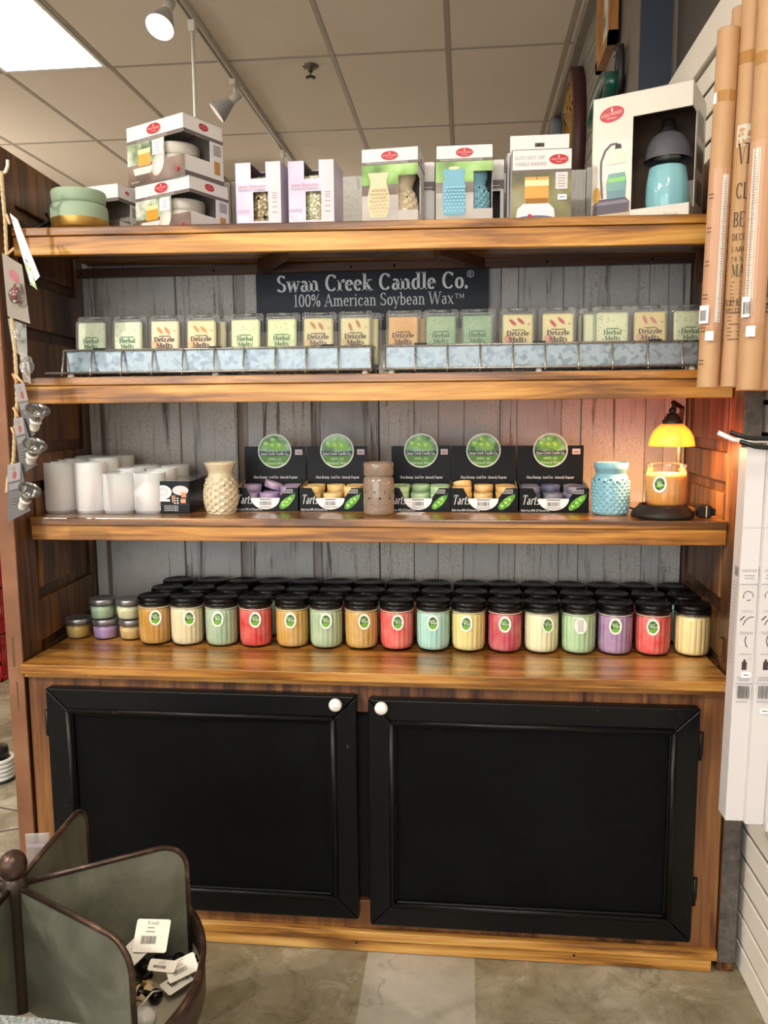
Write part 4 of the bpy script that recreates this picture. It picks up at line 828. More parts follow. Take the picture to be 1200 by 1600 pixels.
zl = basket('left wire basket with galvanised liner holding wax melts', 100, 583, .045, (101, 145, 192, 240, 287, 336, 382, 431, 479, 529, 580))
basket('right wire basket with galvanised liner holding wax melts', 600, 1094, .006, (601, 649, 699, 750, 801, 851, 903, 956, 1011, 1064))
PLAST = glassy('blister', '#f6f8f8', 1.6, .08, .05); 
MW, MT = .093, .022
zmt = onY(.075, 560, 497).z; MH = zmt - zl + .020
def shellmesh():
    b = MB(); w, h = MW/2, MH
    b.prism(rrect(-w, 0, w, h, .008), .0, .0012, PLAST, MX)                         # back flange
    fr = rrect(-w+.005, .006, w-.005, h-.014, .009); fb = rrect(-w+.003, .004, w-.003, h-.012, .010); n = len(fr)
    vs = [(x, -.0012, y) for x, y in fb] + [(x, -MT, y) for x, y in fr]
    b.add(vs, [(i, (i+1) % n, n+(i+1) % n, n+i) for i in range(n)] + [list(range(n, 2*n))], PLAST, False)
    b.tube([(-w*.55, -.004, h-.004), (w*.55, -.004, h-.004)], .0035, PLAST, 8)
    return b.mesh('clamshell')
SHELL = shellmesh()
WAXB = MB().box(-MW/2+.008, MW/2-.008, -MT+.003, -.003, .009, MH-.018, C('#ffffff'), ch=.004).mesh('wax_block')
def waxmat(h):
    k = ('wax', h)
    if k not in MATS:
        t = NT('wax_'+h[1:]); n = t.noise(t.co((1, 1, 1)), 22, 3); t.base(t.mix(t.mapr(n, .35, .65, 0, .2), h, '#fff6e0'), .42); t.set(t.b, 'Subsurface Weight', .12); t.set(t.b, 'Subsurface Scale', .01); MATS[k] = t.m
    return MATS[k]
def setmat(o, m):
    o.material_slots[0].link = 'OBJECT'; o.material_slots[0].material = m
HGR = C('#2f6b2c', .5); DBR = C('#5a2414', .5)
def melt(px, py, col, kind, label, acc=None, Y=.075, seed=0, pr_on=True, dz=0):
    p = onY(Y, px, 520); r = random.Random(seed)
    t = thing('wax_melt_pack', label, 'wax melt', (p.x, Y+MT*.5, zl+dz), 0, 'wax melt packs in the wire baskets'); t.rotation_euler = (math.radians(-5), 0, math.radians(r.uniform(-3, 3)))
    obj('clamshell', SHELL, t); w = obj('wax_block', WAXB, t); setmat(w, waxmat(col))
    if not pr_on: return
    m = MB(); q = Print(m, (0, -MT+.0022, 0), (1, 0, 0), (0, 0, 1)); H = MH
    if kind == 'h':
        for i in range(26):
            u = r.uniform(-MW*.38, MW*.38); v = r.uniform(H*.35, H*.82); a = r.uniform(0, 3.1); l = .0024
            if abs(u) < MW*.2 and v < H*.62: continue
            q.poly([(u+math.cos(a)*l, v+math.sin(a)*l), (u-math.sin(a)*.0008, v+math.cos(a)*.0008), (u-math.cos(a)*l, v-math.sin(a)*l), (u+math.sin(a)*.0008, v-math.cos(a)*.0008)], acc or C('#5d5a34', .6), True)
        q.lines(0, H*.595, MW*.42, 1, 1, H*.014, HGR); q.text('Herbal', 0, H*.50, H*.115, HGR, width=MW*.48, T=.16, t=.06); q.text('Melts', 0, H*.405, H*.105, HGR, width=MW*.42, T=.16, t=.06)
    else:
        A = C(acc, .5); ca_, cb_ = lin(acc), lin(col); A2 = C('#'+''.join('%02x' % int((int(acc[j:j+2], 16)+2*int(col[j:j+2], 16))/3) for j in (1, 3, 5)), .5)
        for i in range(2):
            u, v, a = (-.14+.22*i)*MW, H*r.uniform(.70, .76), r.uniform(1.9, 2.5); q.oval(u, v, .013, .0055, A2, 14, a); q.oval(u, v, .010, .0028, A, 12, a)
        q.oval(MW*.30, H*.70, .004, .003, A2, 10); q.oval(-MW*.25, H*.46, .012, .010, A2, 14)
        q.lines(0, H*.60, MW*.42, 1, 1, H*.014, DBR); q.text('Drizzle', 0, H*.51, H*.115, DBR, width=MW*.62, T=.18, t=.07); q.text('Melts', 0, H*.41, H*.11, DBR, width=MW*.50, T=.18, t=.07); q.lines(0, H*.385, MW*.5, 1, 1, H*.02, DBR)
    m.build('print', t)
ML = [(142, '#d3d8bd', 'h', 'pale green herbal melts at the far left of the left basket', None), (199, '#d8dcc0', 'h', 'pale green herbal melts, second from left in the left basket', None),
(257, '#e8d9b5', 'd', 'cream drizzle melts with orange streaks left of its twin', '#d9782f'), (314, '#ecdcae', 'd', 'cream drizzle melts with orange streaks, fourth in left basket', '#dd8236'),
(383, '#dfe3b4', 'h', 'glaring pale yellow herbal melts in the middle of left basket', None), (440, '#d3dcab', 'h', 'yellow-green herbal melts, sixth in the left basket', None),
(497, '#e6dba6', 'd', 'cream drizzle melts with tan streaks, next to last in left basket', '#b9783a'), (555, '#e9dfa9', 'd', 'cream drizzle melts with tan streaks at right end of left basket', '#b9783a'),
(630, '#dfab62', 'd', 'orange drizzle melts at the left end of the right basket', '#e0b87a'), (689, '#8fae85', 'h', 'plain sage green herbal melts beside the orange drizzle melts', None), (746, '#86ab86', 'h', 'sage green herbal melts with dark flecks, third in right basket', None),
(809, '#e8dca3', 'd', 'cream drizzle melts with raspberry streaks left of its twin', '#c22f56'), (872, '#eadfa6', 'd', 'cream drizzle melts with raspberry streaks right of its twin', '#c22f56'),
(957, '#e0e2bd', 'h', 'pale herbal melts with dark seeds in front of two others', C('#3f3d26', .6)), (1016, '#e2cf8f', 'd', 'yellow drizzle melts with pink spots near the right end', '#c76a80'), (1078, '#dfe2bc', 'h', 'pale herbal melts with dark seeds at the far right', C('#3f3d26', .6))]
for i, (px, col, k, lb, ac) in enumerate(ML): melt(px, 0, col, k, lb, ac, seed=i*3+1)
for i, (px, Y, col, lb) in enumerate(((936, .102, '#dcdfb8', 'pale melts pack directly behind the seeded herbal melts'), (928, .130, '#d9dcb5', 'rearmost pale melts pack behind the seeded herbal melts'), (330, .108, '#e6d8b0', 'clear melts pack behind the fourth pack of the left basket'), (568, .11, '#e6dba6', 'melts pack behind the last pack of the left basket'), (643, .108, '#dfab62', 'orange melts pack behind the first pack of right basket'))):
    melt(px, 0, col, 'x', lb, None, Y, 50+i, False)
# ---------------------------------------------------------------- third shelf
WAXW = NT('white_wax'); WAXW.base('#e6e4e3', .45); WAXW.set(WAXW.b, 'Subsurface Weight', .3); WAXW.set(WAXW.b, 'Subsurface Scale', .02); WAXW = WAXW.m
def pillar(px0, px1, ptop, Y, label):
    px = (px0+px1)/2; p = onY(Y, px, 760); r = (px1-px0)/2*mpp(p); h = onY(Y-r*.0, px, ptop).z-Z3
    t = thing('pillar_candle', label, 'candle', (p.x, Y, Z3), 0, 'white flameless pillar candles')
    MB().lathe([(r*.93, 0), (r*.95, .006), (.001, .0065)], C('#a9a7a8', .4), 40).build('base_ring', t)
    MB().lathe([(r*.96, .005), (r, .008), (r, h-.002), (r*.985, h), (r*.95, h), (r*.93, h-.003), (r*.93, h-.02), (r*.5, h-.024), (.001, h-.025)], WAXW, 48).build('body', t)
    MB().tube([(0, 0, h-.026), (.001, 0, h-.012)], .001, C('#2b2622', .6), 6).build('wick', t)
PIL = [(71, 121, 722, .135, 'tall white pillar candle in front at far left'), (119, 167, 722, .125, 'second tall white pillar candle from the left in front'), (94, 140, 717, .23, 'tall white pillar behind the first two'), (141, 187, 715, .215, 'tall white pillar behind the second one'), (121, 166, 712, .33, 'tall white pillar at the back left of the group'), (167, 211, 711, .33, 'tall white pillar at the back right of the group'),
(162, 212, 739, .125, 'shorter white pillar candle beside the tall front pair'), (210, 259, 738, .125, 'shorter white pillar half behind the black votive box'), (183, 229, 731, .225, 'shorter white pillar in the second row, left'), (231, 277, 731, .225, 'shorter white pillar in the second row, right'), (211, 252, 726, .33, 'shorter white pillar in the back row, left'), (254, 296, 726, .33, 'shorter white pillar in the back row, right')]
for a in PIL: pillar(*a)
# black four-packs of votives
BK = C('#070708', .35, 0, .25)
def votive_box(pl_, pr_, Y, label, k):
    c = onZ(Z3, pr_, 802) if k == 0 else onY(Y, pr_, 790); Yc = c.y if k == 0 else Y
    loc, w, d = pose(pl_, pr_, 780, Yc, math.radians(-2), Z3, None, .05); h = .088
    t = thing('votive_box', label, 'box', loc, math.radians(-2), 'black votive candle boxes'); MB().box(0, w, 0, d, 0, h, BK, ch=.001).build('carton', t)
    m = MB(); q = Print(m, (0, 0, 0), (1, 0, 0), (0, 0, 1)); WH = C('#e9e7e6', .4)
    q.oval(w*.28, h*.66, w*.24, h*.22, WH, 20); q.oval(w*.28, h*.66, w*.16, h*.15, C('#cfcaca'), 20); q.oval(w*.28, h*.66, w*.07, h*.06, WH, 14); q.oval(w*.76, h*.72, w*.22, h*.15, C('#cfcaca'), 20)
    q.rect(w*.52, h*.34, w*.62, h*.56, C('#c98a62')); q.rect(w*.78, h*.50, w*.92, h*.66, C('#cf8d66')); q.rect(w*.76, h*.32, w*.90, h*.46, C('#d69a74')); q.rect(w*.56, h*.28, w*.72, h*.52, C('#3a3433'))
    for i in range(3):
        for j in range(2): q.oval(w*(.60+.08*j), h*(.32+.075*i), w*.025, h*.022, WH, 8)
    q.rect(w*.07, h*.37, w*.47, h*.44, WH); q.rect(0, h*.27, w, h*.285, C('#3f3f43'))
    q.text('4', w*.17, h*.07, h*.22, WH, T=.16, t=.12, serif=False)
    for i in range(3): q.text('VOTIVES', w*.5, h*(.20-.065*i), h*.055, WH, width=w*.4, T=.14, t=.1, serif=False)
    m.build('printing', t)
    MB().box(-.0006, w+.0006, .002, d+.0006, .001, h+.0012, glassy('wrap', '#ffffff', 1.4, .1)).build('clear_wrap', t)
votive_box(239, 296, 0, 'black four-votive box at the front of its row', 0); votive_box(248, 304, .155, 'second black votive box from the front', 1); votive_box(257, 311, .215, 'third black votive box from the front', 2); votive_box(264, 317, .275, 'rearmost black votive box of the row', 3)
# standing warmers
def stand(px, pyb, r_px, z):
    p = onZ(z, px, pyb); r = r_px*mpp(p); return Vector((p.x, p.y+r*.8, z)), r
p, r = stand(340, 803, 27, Z3); scale_vase('vase_warmer', 'cream ceramic warmer with fish-scale relief beside the tart boxes', p, onY(p.y, 340, 722).z-Z3, r*.98)
p, r = stand(957, 806, 28, Z3); hobnail_jar('hobnail_warmer', 'pale blue hobnail jar warmer beside the lit lamp', p, onY(p.y, 957, 722).z-Z3, r)
p, r = stand(590, 806, 24.5, Z3); hj = onY(p.y, 590, 722).z-Z3
tj = thing('jar_warmer', 'glossy taupe jar warmer with raised lettering between tart boxes', 'wax warmer', p)
pf = [(r*.85, 0), (r*.96, hj*.02), (r, hj*.07), (r, hj*.62), (r*.96, hj*.69), (r*.86, hj*.725), (r*.80, hj*.73), (r*.86, hj*.74), (r*.96, hj*.77), (r*.98, hj*.95), (r*.95, hj*1.0), (r*.88, hj*.99), (r*.80, hj*.92), (.001, hj*.90)]
jb = MB().lathe(pf, TAUPE, 44, cap0=True).build('jar', tj); aC = math.atan2(CAM.y-p.y, CAM.x-p.x)
m = MB(); LT = C('#a8978a', .3)
fn = lambda u, v, k: Vector(((r+.0006+k)*math.cos(aC+u/r), (r+.0006+k)*math.sin(aC+u/r), v))
q = Print(m, (0, 0, 0), (1, 0, 0), (0, 0, 1), fn)
q.text('FAMILY', 0, hj*.36, hj*.15, LT, width=r*1.25, T=.1, t=.06); q.text('FRIENDS', 0, hj*.235, hj*.11, LT, width=r*1.2, T=.1, t=.06)
for s_ in (-1, 1):
    for p4 in stroke([(s_*r*.75, hj*.50), (s_*r*.6, hj*.60), (s_*r*.3, hj*.63)], .0015, .0015) + stroke([(s_*r*.6, hj*.19), (s_*r*.3, hj*.14), (0, hj*.12)], .0015, .0015): q.poly(p4, LT, True)
m.build('raised_lettering', jb)
bumps(pf, [hj*.33, hj*.45], 9, r*.07, HOLE, 'hole').build('vent_holes', jb)
a = onZ(Z3, 642, 802); tg = thing('price_tag', 'small white price tag lying beside the taupe jar', 'tag', (a.x, a.y, Z3), math.radians(-12))
MB().box(-.034, .034, -.022, .022, .0002, .0012, C('#e6e3dd', .5)).build('card', tg); m = MB(); q = Print(m, (0, 0, .0012), (1, 0, 0), (0, 1, 0)); q.barcode(-.005, -.012, .028, .014, INK); m.build('printing', tg)
# tart display boxes
BLKC = C('#060708', .4, 0, .2); PODM = photo('peapod', [(.3, '#2f6a1e'), (.5, '#5ca52f'), (.7, '#9fd25c')], 60); PEA = C('#7fc23e', .35); PEAL = C('#b5e070', .35); DKG = C('#2c6a22', .4)
TARTM = {}
def tart_mesh():
    r, h = .0268, .0185; b = MB()
    b.lathe([(r*.93, 0), (r*.97, h*.1), (r*1.0, h*.9), (r*.97, h), (r*.80, h), (r*.74, h*.90), (r*.45, h*.90), (r*.38, h), (.001, h)], C('#ffffff'), 28, rib=lambda a, z: 1+.012*math.cos(a*16), cap0=True); return b.mesh('wax_tart')
TART = tart_mesh()
def tart_box(k, pl_, pr_, col, cname, seed, where):
    Yf = .155; loc, w, d = pose(pl_, pr_, 790, Yf, 0, Z3, None, .118); h = .066; rn = random.Random(seed)
    t = thing('tart_display_box', where, 'display box', loc, 0, 'black wax tart display boxes')
    F = [(0, 0), (w, 0), (w, h), (w*.82, h), (w*.71, h*.57), (w*.27, h*.57), (w*.19, h), (0, h)]
    # split the notched front into convex pieces
    b = MB()
    for pts in ([(0, 0), (w, 0), (w, h*.57), (0, h*.57)], [(0, h*.57), (w*.27, h*.57), (w*.19, h), (0, h)], [(w*.71, h*.57), (w, h*.57), (w, h), (w*.82, h)]): b.prism(pts, 0, .0012, BLKC, MX)
    INN = C('#a8977c', .7)
    for x in (0, w-.0012):
        M = Matrix(((0, 0, 1, x), (1, 0, 0, 0), (0, 1, 0, 0), (0, 0, 0, 1)))
        b.prism([(0, 0), (d, 0), (d, h*1.18), (d*.85, h*1.18), (0, h)], 0, .0006, BLKC if x == 0 else INN, M); b.prism([(0, 0), (d, 0), (d, h*1.18), (d*.85, h*1.18), (0, h)], .0006, .0012, INN if x == 0 else BLKC, M)
    zf = .031; b.box(.001, w-.001, .001, d, zf-.001, zf, C('#2a2724', .8)); b.box(0, w, 0, d, 0, .001, BLKC)
    hz = onY(Yf+d, 600, 697).z-Z3
    b.box(0, w, d-.0012, d, 0, hz, BLKC); b.build('tray', t)
    # round badge on the header
    m = MB(); R_ = 26.3*mpp((loc.x, Yf+d, Z3)); cu, cv = w*.5, hz-R_*.27
    M = Matrix.Translation((cu, d-.0012, cv)) @ Matrix.Rotation(math.pi/2, 4, 'X')
    bd = MB().lathe([(R_, -.0008), (R_, .0012), (.001, .0012)], C('#dfe3e0', .35), 48, M, smooth=False).build('round_badge', t)
    q = Print(m, (cu, d-.0024, cv), (1, 0, 0), (0, 0, 1)); r2 = R_*.93
    arc = lambda a0, a1, rr=r2, n=20: [(rr*math.cos(math.radians(a0+(a1-a0)*i/n)), rr*math.sin(math.radians(a0+(a1-a0)*i/n))) for i in range(n+1)]
    q.poly(arc(-8, 188), photo('podtop', [(.3, '#31602b'), (.45, '#5f9a4f'), (.6, '#8fbf8a'), (.8, '#a9cdbb')], 30)); q.poly(arc(188, 352), C('#4e8a22', .35))
    for (x, y, rr) in ((-.45, .38, .2), (-.05, .62, .16), (.3, .28, .26), (-.05, .3, .2)): q.oval(x*R_, y*R_, rr*R_*1.25, rr*R_*.9, PEA, 16, -.3); q.oval(x*R_-.08*R_, y*R_+.06*R_, rr*R_*.6, rr*R_*.45, PEAL, 12, -.3)
    q.poly([(-r2*.97, -.22*R_), (-r2*.5, -.28*R_), (0, -.29*R_), (r2*.5, -.28*R_), (r2*.97, -.22*R_), (r2*.99, .02*R_), (r2*.5, -.04*R_), (0, -.05*R_), (-r2*.5, -.04*R_), (-r2*.99, .02*R_)], C('#1e2b35', .35))
    q.text('Swan Creek Candle Co.', 0, -.23*R_, R_*.24, C('#eef1ee', .35), width=R_*1.65, T=.13, t=.06); q.text('100% All', 0, -.54*R_, R_*.21, C('#dfe9c8', .35), T=.1, t=.06); q.text('Natural Wax', 0, -.78*R_, R_*.21, C('#dfe9c8', .35), T=.1, t=.06)
    m.build('badge_print', bd)
    m = MB(); q = Print(m, (0, d-.0012, 0), (1, 0, 0), (0, 0, 1)); WT = C('#e3e3e3', .35)
    q.text('Clean Burning * Lead Free * Intensely Fragrant', w*.5, hz*.47, .0105, WT, width=w*.72, T=.1, t=.06, shear=.2)
    if k in (0, 1, 2, 4): q.rect(w*.83, hz*.86, w*.95, hz*.95, C('#c9b9c0', .5)); q.lines(w*.89, hz*.89, w*.07, 1, 1, .003, C('#7b6570'))
    m.build('header_print', t)
    m = MB(); q = Print(m, (0, -.0012, 0), (1, 0, 0), (0, 0, 1))
    q.poly([(w*.49+w*.225*math.cos(math.radians(a)), h*.57+h*.49*math.sin(math.radians(a))) for a in range(180, 361, 12)], C('#eceae8', .4))
    q.lines(w*.49, h*.49, w*.22, 1, 1, .0025, INK); q.barcode(w*.40, h*.26, w*.18, h*.17, INK); q.lines(w*.49, h*.20, w*.25, 2, h*.06, h*.02, C('#77736f'))
    q.text('Tarts', w*.155, h*.32, .036, WT, width=w*.26, T=.1, t=.035, serif=False, shear=.35); q.text('PREMIUM', w*.855, h*.87, .0075, WT, width=w*.14, T=.12, t=.08); q.text('FRAGRANCE', w*.85, h*.77, .0075, WT, width=w*.16, T=.12, t=.08); q.text('Made from 100% All-Natural Wax', w*.23, h*.04, .0085, WT, width=w*.42, T=.12, t=.08)
    an = math.radians(42); ca, sa = math.cos(an), math.sin(an); rot = lambda x, y: (w*.835+x*ca-y*sa, h*.42+x*sa+y*ca)
    L_ = w*.16; q.poly([rot(L_*math.cos(math.radians(a)), L_*.36*math.sin(math.radians(a))*(1-.2*math.cos(math.radians(a)))) for a in range(0, 360, 15)], PODM); q.poly([rot(x, y) for x, y in ((L_*.9, L_*.02), (L_*1.25, L_*.12), (L_*.9, -L_*.08))], PODM)
    for i, x in enumerate((-.55, -.08, .36)): u, v = rot(x*L_, 0); q.oval(u, v, L_*.25, L_*.22, DKG, 16); q.oval(u, v, L_*.22, L_*.19, PEA, 16); q.oval(u-.001, v+.001, L_*.11, L_*.1, PEAL, 12)
    m.build('front_print', t)
    # tarts: two layers of three by two
    wm = waxmat(col)
    cols = ('left', 'middle', 'right')
    for ly in range(2):
        for ry in range(2):
            for cx in range(3):
                x = w*(.17+.33*cx)+rn.uniform(-.002, .002); y = .031+ry*.0545+rn.uniform(-.001, .001); zz = zf+ly*.0188; tx = ty = 0
                if ly == 1 and ry == 0 and (cx == 1 or (k == 0 and cx == 0)): continue
                if ly == 1 and (cx, ry) == {0: (1, 1), 3: (0, 1)}.get(k, (9, 9)): tx = .32; zz += .007
                o = tag(obj('wax_tart', TART, None, (loc.x+x, loc.y+y, Z3+zz), (tx, ty, rn.uniform(0, 6))), '%s wax tart, %s layer, %s %s, in the %s box' % (cname, ('lower', 'upper')[ly], ('front', 'back')[ry], cols[cx], ('first', 'second', 'third', 'fourth', 'fifth')[k]), 'wax tart', 'wax tarts in the display boxes')
                setmat(o, wm)
TB = [(366, 466, '#a58bb3', 'lavender', 'black tart display box of lavender tarts, first from left'), (468, 567, '#e3be74', 'honey yellow', 'black tart display box of yellow tarts left of the taupe jar'), (606, 703, '#a9cf9d', 'mint green', 'black tart display box of mint green tarts'), (704, 809, '#dcb56a', 'golden yellow', 'black tart display box of golden tarts, fourth from left'), (812, 920, '#5a5a78', 'dark blue', 'black tart display box of dark blue tarts, rightmost')]
for k, a in enumerate(TB): tart_box(k, a[0], a[1], a[2], a[3], 20+k, a[4])
# ---------------------------------------------------------------- lit candle lamp
BRZ = C('#1c1511', .5)
base = onZ(Z3, 1045, 813); s = mpp(base); rb = 49*s; pc = Vector((base.x, base.y+rb*.86, Z3))
lt = thing('candle_lamp', 'dark bronze candle warming lamp with lit amber shade', 'lamp', pc)
MB().lathe([(rb*.96, 0), (rb, .004), (rb*.99, .012), (rb*.9, .018), (rb*.88, .022), (rb*.80, .027), (rb*.76, .033), (rb*.70, .033), (rb*.68, .026), (.001, .026)], BRZ, 48, cap0=True).build('base', lt)
s2 = mpp(pc); shz0 = onY(pc.y, 1049, 697).z-Z3; shz1 = onY(pc.y, 1049, 661).z-Z3; rsh = 34*s2; dx = onY(pc.y, 1049, 700).x-pc.x
hs = shz1-shz0; AMB = NT('amber_frosted_glass'); AMB.base('#dba468', .3); _tl = AMB.n('ShaderNodeBsdfTranslucent', {0: lin('#ffcf94')}); _tp = AMB.n('ShaderNodeBsdfTransparent', {0: lin('#ffb264')})
_m1 = AMB.n('ShaderNodeMixShader', {0: .12, 1: AMB.b.outputs[0], 2: _tl}); _m2 = AMB.n('ShaderNodeMixShader', {0: .46, 1: _m1, 2: _tp}); AMB.t.links.new(_m2.outputs[0], AMB.out.inputs[0]); AMB = AMB.m
TX = Matrix.Translation((dx, 0, 0))
MB().lathe([(rsh, shz0), (rsh*.99, shz0+hs*.15), (rsh*.93, shz0+hs*.4), (rsh*.8, shz0+hs*.65), (rsh*.58, shz0+hs*.88), (rsh*.40, shz0+hs), (rsh*.36, shz0+hs), (rsh*.54, shz0+hs*.85), (rsh*.76, shz0+hs*.62), (rsh*.89, shz0+hs*.38), (rsh*.95, shz0+hs*.15), (rsh*.96, shz0)], AMB, 44, TX).build('shade', lt)
cp = MB().lathe([(rsh*.44, shz1-.004), (rsh*.43, shz1+.008), (rsh*.34, shz1+.009), (rsh*.33, shz1+.016), (rsh*.26, shz1+.017), (rsh*.24, shz1+.024), (.001, shz1+.025)], BRZ, 32, TX).build('cap', lt)
MB().ball((dx, 0, shz1+.031), .0095, BRZ).build('finial', cp)
AR = [(rb*.62, rb*.55, .03)]
pk = [(rb*.60, rb*.55, .03), (rb*.60, rb*.55, .12), (rb*.58, rb*.53, .20), (rb*.50, rb*.46, shz1+.01), (rb*.40, rb*.34, shz1+.038), (rb*.26, rb*.18, shz1+.052), (dx+.006, rb*.06, shz1+.045), (dx, 0, shz1+.032)]
pk = [(max(dx+.03, x*.8+dx*.6) if i < 5 else x, y, z) for i, (x, y, z) in enumerate(pk)]
MB().tube(pk, .0065, BRZ, 10).build('arm', lt)
MB().ball((dx, 0, shz0+hs*.55), .016, C('#ffe3b0', .3, emit=2), 16).build('bulb', lt)
L = bpy.data.lights.new('lamp_bulb_light', 'POINT'); L.energy = 7.0; L.color = (1, .54, .23); L.shadow_soft_size = .02
lo = bpy.data.objects.new('lamp_bulb_light', L); COL.objects.link(lo); lo.location = pc+Vector((dx, 0, shz0+hs*.12))
# cord and plug
c = MB().tube([(pc.x-.05, pc.y+rb*.9, Z3+.01), (pc.x-.10, pc.y+.13, Z3+.02), (pc.x-.085, pc.y+.10, Z3+.045), (pc.x-.06, pc.y+.13, Z3+.02), (pc.x-.075, pc.y+.12, Z3+.05), (pc.x-.09, pc.y+.14, Z3+.012)], .0035, C('#181512', .4), 8)
tag(c.build('coiled_cable'), 'coiled black cord between the blue jar and the lamp', 'cord')
a = onZ(Z3, 1118, 812); pg = thing('power_plug', 'black plug and adapter at the right end of the third shelf', 'plug', (min(a.x, .868), a.y+.03, Z3))
MB().box(-.022, .012, -.016, .016, .002, .034, C('#15120f', .4), ch=.004).build('body', pg); MB().box(.012, .022, -.012, .012, .006, .026, C('#15120f', .4), ch=.003).build('adapter', pg); MB().box(-.004, -.001, -.0163, .0163, .004, .032, C('#b9b2a4', .4)).build('seam', pg)
MB().tube([(-.022, 0, .016), (-.05, .02, .012), (-.075, .06, .006)], .003, C('#181512', .4), 8).build('cord', pg)
# ---------------------------------------------------------------- candle jars on the worktop
JR, JH, LH = .0468, .122, .0225
NR = 20
rib = lambda a, z: 1-.042*(1-abs(math.sin(a*NR/2))**.8)*(1 if .012 < z < .104 else .0)
GLASS = glassy('jar', '#ffffff', .7, .05)
def ribbed(prof, m, seg=160): return MB().lathe(prof, m, seg, rib=rib, cap0=True)
JG = ribbed([(JR*.80, 0), (JR*.90, .002), (JR*.97, .011), (JR*.985, .020), (JR, .06), (JR, .099), (JR*.98, .107), (JR*.93, .112), (JR*.91, JH)], GLASS).mesh('glass_jar')
JW = ribbed([(JR*.78, .005), (JR*.87, .0065), (JR*.93, .013), (JR*.955, .022), (JR*.97, .06), (JR*.97, .097), (JR*.955, .1035), (JR*.90, .106), (.001, .1065)], C('#ffffff')).mesh('wax')
LIDM = NT('black_lid'); LIDM.base('#060606', .33, 0, .28); LIDM = LIDM.m
JL = MB().lathe([(JR*.95, 0), (JR*1.0, .001), (JR*1.03, .0025), (JR*1.03, .006), (JR*.99, .0075), (JR*.985, .009), (JR*1.02, .0105), (JR*1.02, .0165), (JR*.99, .0195), (JR*.95, LH), (JR*.88, LH), (JR*.86, LH-.0012), (JR*.62, LH-.0012), (JR*.60, LH-.0002), (JR*.57, LH-.0012), (.001, LH-.0012)], LIDM, 48).mesh('lid')
_m = MB(); _q = Print(_m, (0, 0, LH-.0011), (1, 0, 0), (0, 1, 0)); EMB = C('#1d1d1f', .3)
_q.text('Swan Creek', 0, .004, .011, EMB, width=.042, T=.12, t=.06); _q.text('Candle Co.', 0, -.010, .010, EMB, width=.038, T=.12, t=.06)
JE = _m.mesh('lid_embossing')
JS = MB().lathe([(JR*.965, .1085), (JR*.985, .1096), (JR*.965, .1107)], C('#d8cfae', .6), 40).mesh('string')
def jar(px, Y, col, label, group, turn=0.0, tagx=None, flip=False, py=970):
    p = onY(Y, px, py); t = thing('candle_jar', label, 'candle jar', (p.x, Y, Z4), 0, group)
    g = obj('glass_jar', JG, t); w = obj('wax', JW, t); setmat(w, waxmat('#'+''.join('%02x' % min(255, int(int(col[j:j+2], 16)*1.07+6)) for j in (1, 3, 5)))); l = obj('lid', JL, t, (0, 0, JH-.006)); e = obj('embossing', JE, l, None, turn)
    if tagx is not None:
        st = obj('string', JS, t); aC = math.atan2(CAM.y-Y, CAM.x-p.x)+tagx; R_ = JR*1.03
        M = Matrix.Translation((R_*math.cos(aC), R_*math.sin(aC), .083)) @ Matrix.Rotation(aC+math.pi/2, 4, 'Z') @ Matrix.Rotation(math.pi/2, 4, 'X') @ Matrix.Rotation(tagx*.5, 4, 'Z')
        rw, rh = .0165, .0225
        b = MB(); b.prism([(rw*math.cos(2*math.pi*i/24), rh*math.sin(2*math.pi*i/24)) for i in range(24)], 0, .0007, C('#f0efe8', .45), M); tg = b.build('tag', t)
        m = MB(); o = M @ Vector((0, 0, .0007)); ex = M.to_3x3() @ Vector((1, 0, 0)); ey = M.to_3x3() @ Vector((0, 1, 0)); q = Print(m, o, ex, ey)
        if flip: q.lines(0, .014, .019, 10, .0032, .001, C('#7a7872'))
        else:
            q.oval(0, -.0003, rw*.72, rh*.74, photo('tagpods', [(.3, '#1d3a13'), (.5, '#3a6e20'), (.7, '#7f9c5c')], 120), 20)
            for x, y, rr in ((-.25, -.45, .3), (.25, -.35, .26), (.0, -.62, .2)): q.oval(x*rw, y*rh, rr*rw*1.2, rr*rw, C('#6fb035', .35), 10)
            q.text('SOY', -.002, .003, .0080, C('#d9efc4'), T=.14, t=.1, serif=False); q.text('WAX', .003, -.0028, .0080, C('#eef5e6'), T=.14, t=.1, serif=False)
        q.oval(0, rh*.86, .0008, .0008, INK, 8); m.build('tag_print', tg)
FR = [(243, 'mustard', '#b98a35', 0.0), (293, 'cream', '#d5c8a3', .1), (347, 'sage', '#9db394', -.25), (400, 'scarlet', '#c8302c', -.05), (457, 'mustard', '#c39a48', -.12), (510, 'sage', '#a4b795', -.03), (565, 'mustard', '#c19a4d', .14), (620, 'coral red', '#d9524d', .05), (677, 'aqua', '#a3cfc3', -.02), (732, 'pale yellow', '#dccb85', -.12), (789, 'raspberry', '#bf3a52', .0), (846, 'ivory', '#dcd8b4', .35), (904, 'light green', '#a9c79c', .12), (961, 'lavender', '#a07fa6', .03), (1020, 'coral red', '#d84a48', .02), (1082, 'pale yellow', '#e3cf94', None)]
nm = []
extra = {0: 'at the left end', 4: 'between scarlet and sage', 6: 'right of the sage jar', 2: 'right of the cream jar', 5: 'between two mustard jars', 7: 'left of the aqua jar', 14: 'right of the lavender jar', 9: 'left of the raspberry jar', 15: 'at the right end without visible tag'}
for i, (px, nmx, col, tx) in enumerate(FR):
    jar(px, .13, col, 'front row %s ribbed candle jar %s' % (nmx, extra.get(i, 'with black lid and oval tag')), 'ribbed candle jars on the worktop', random.uniform(-.5, .5), tx, i == 12)
R2 = [262, 311, 363, 421, 473, 525, 577, 630, 683, 736, 790, 845, 901, 956, 1013, 1071]
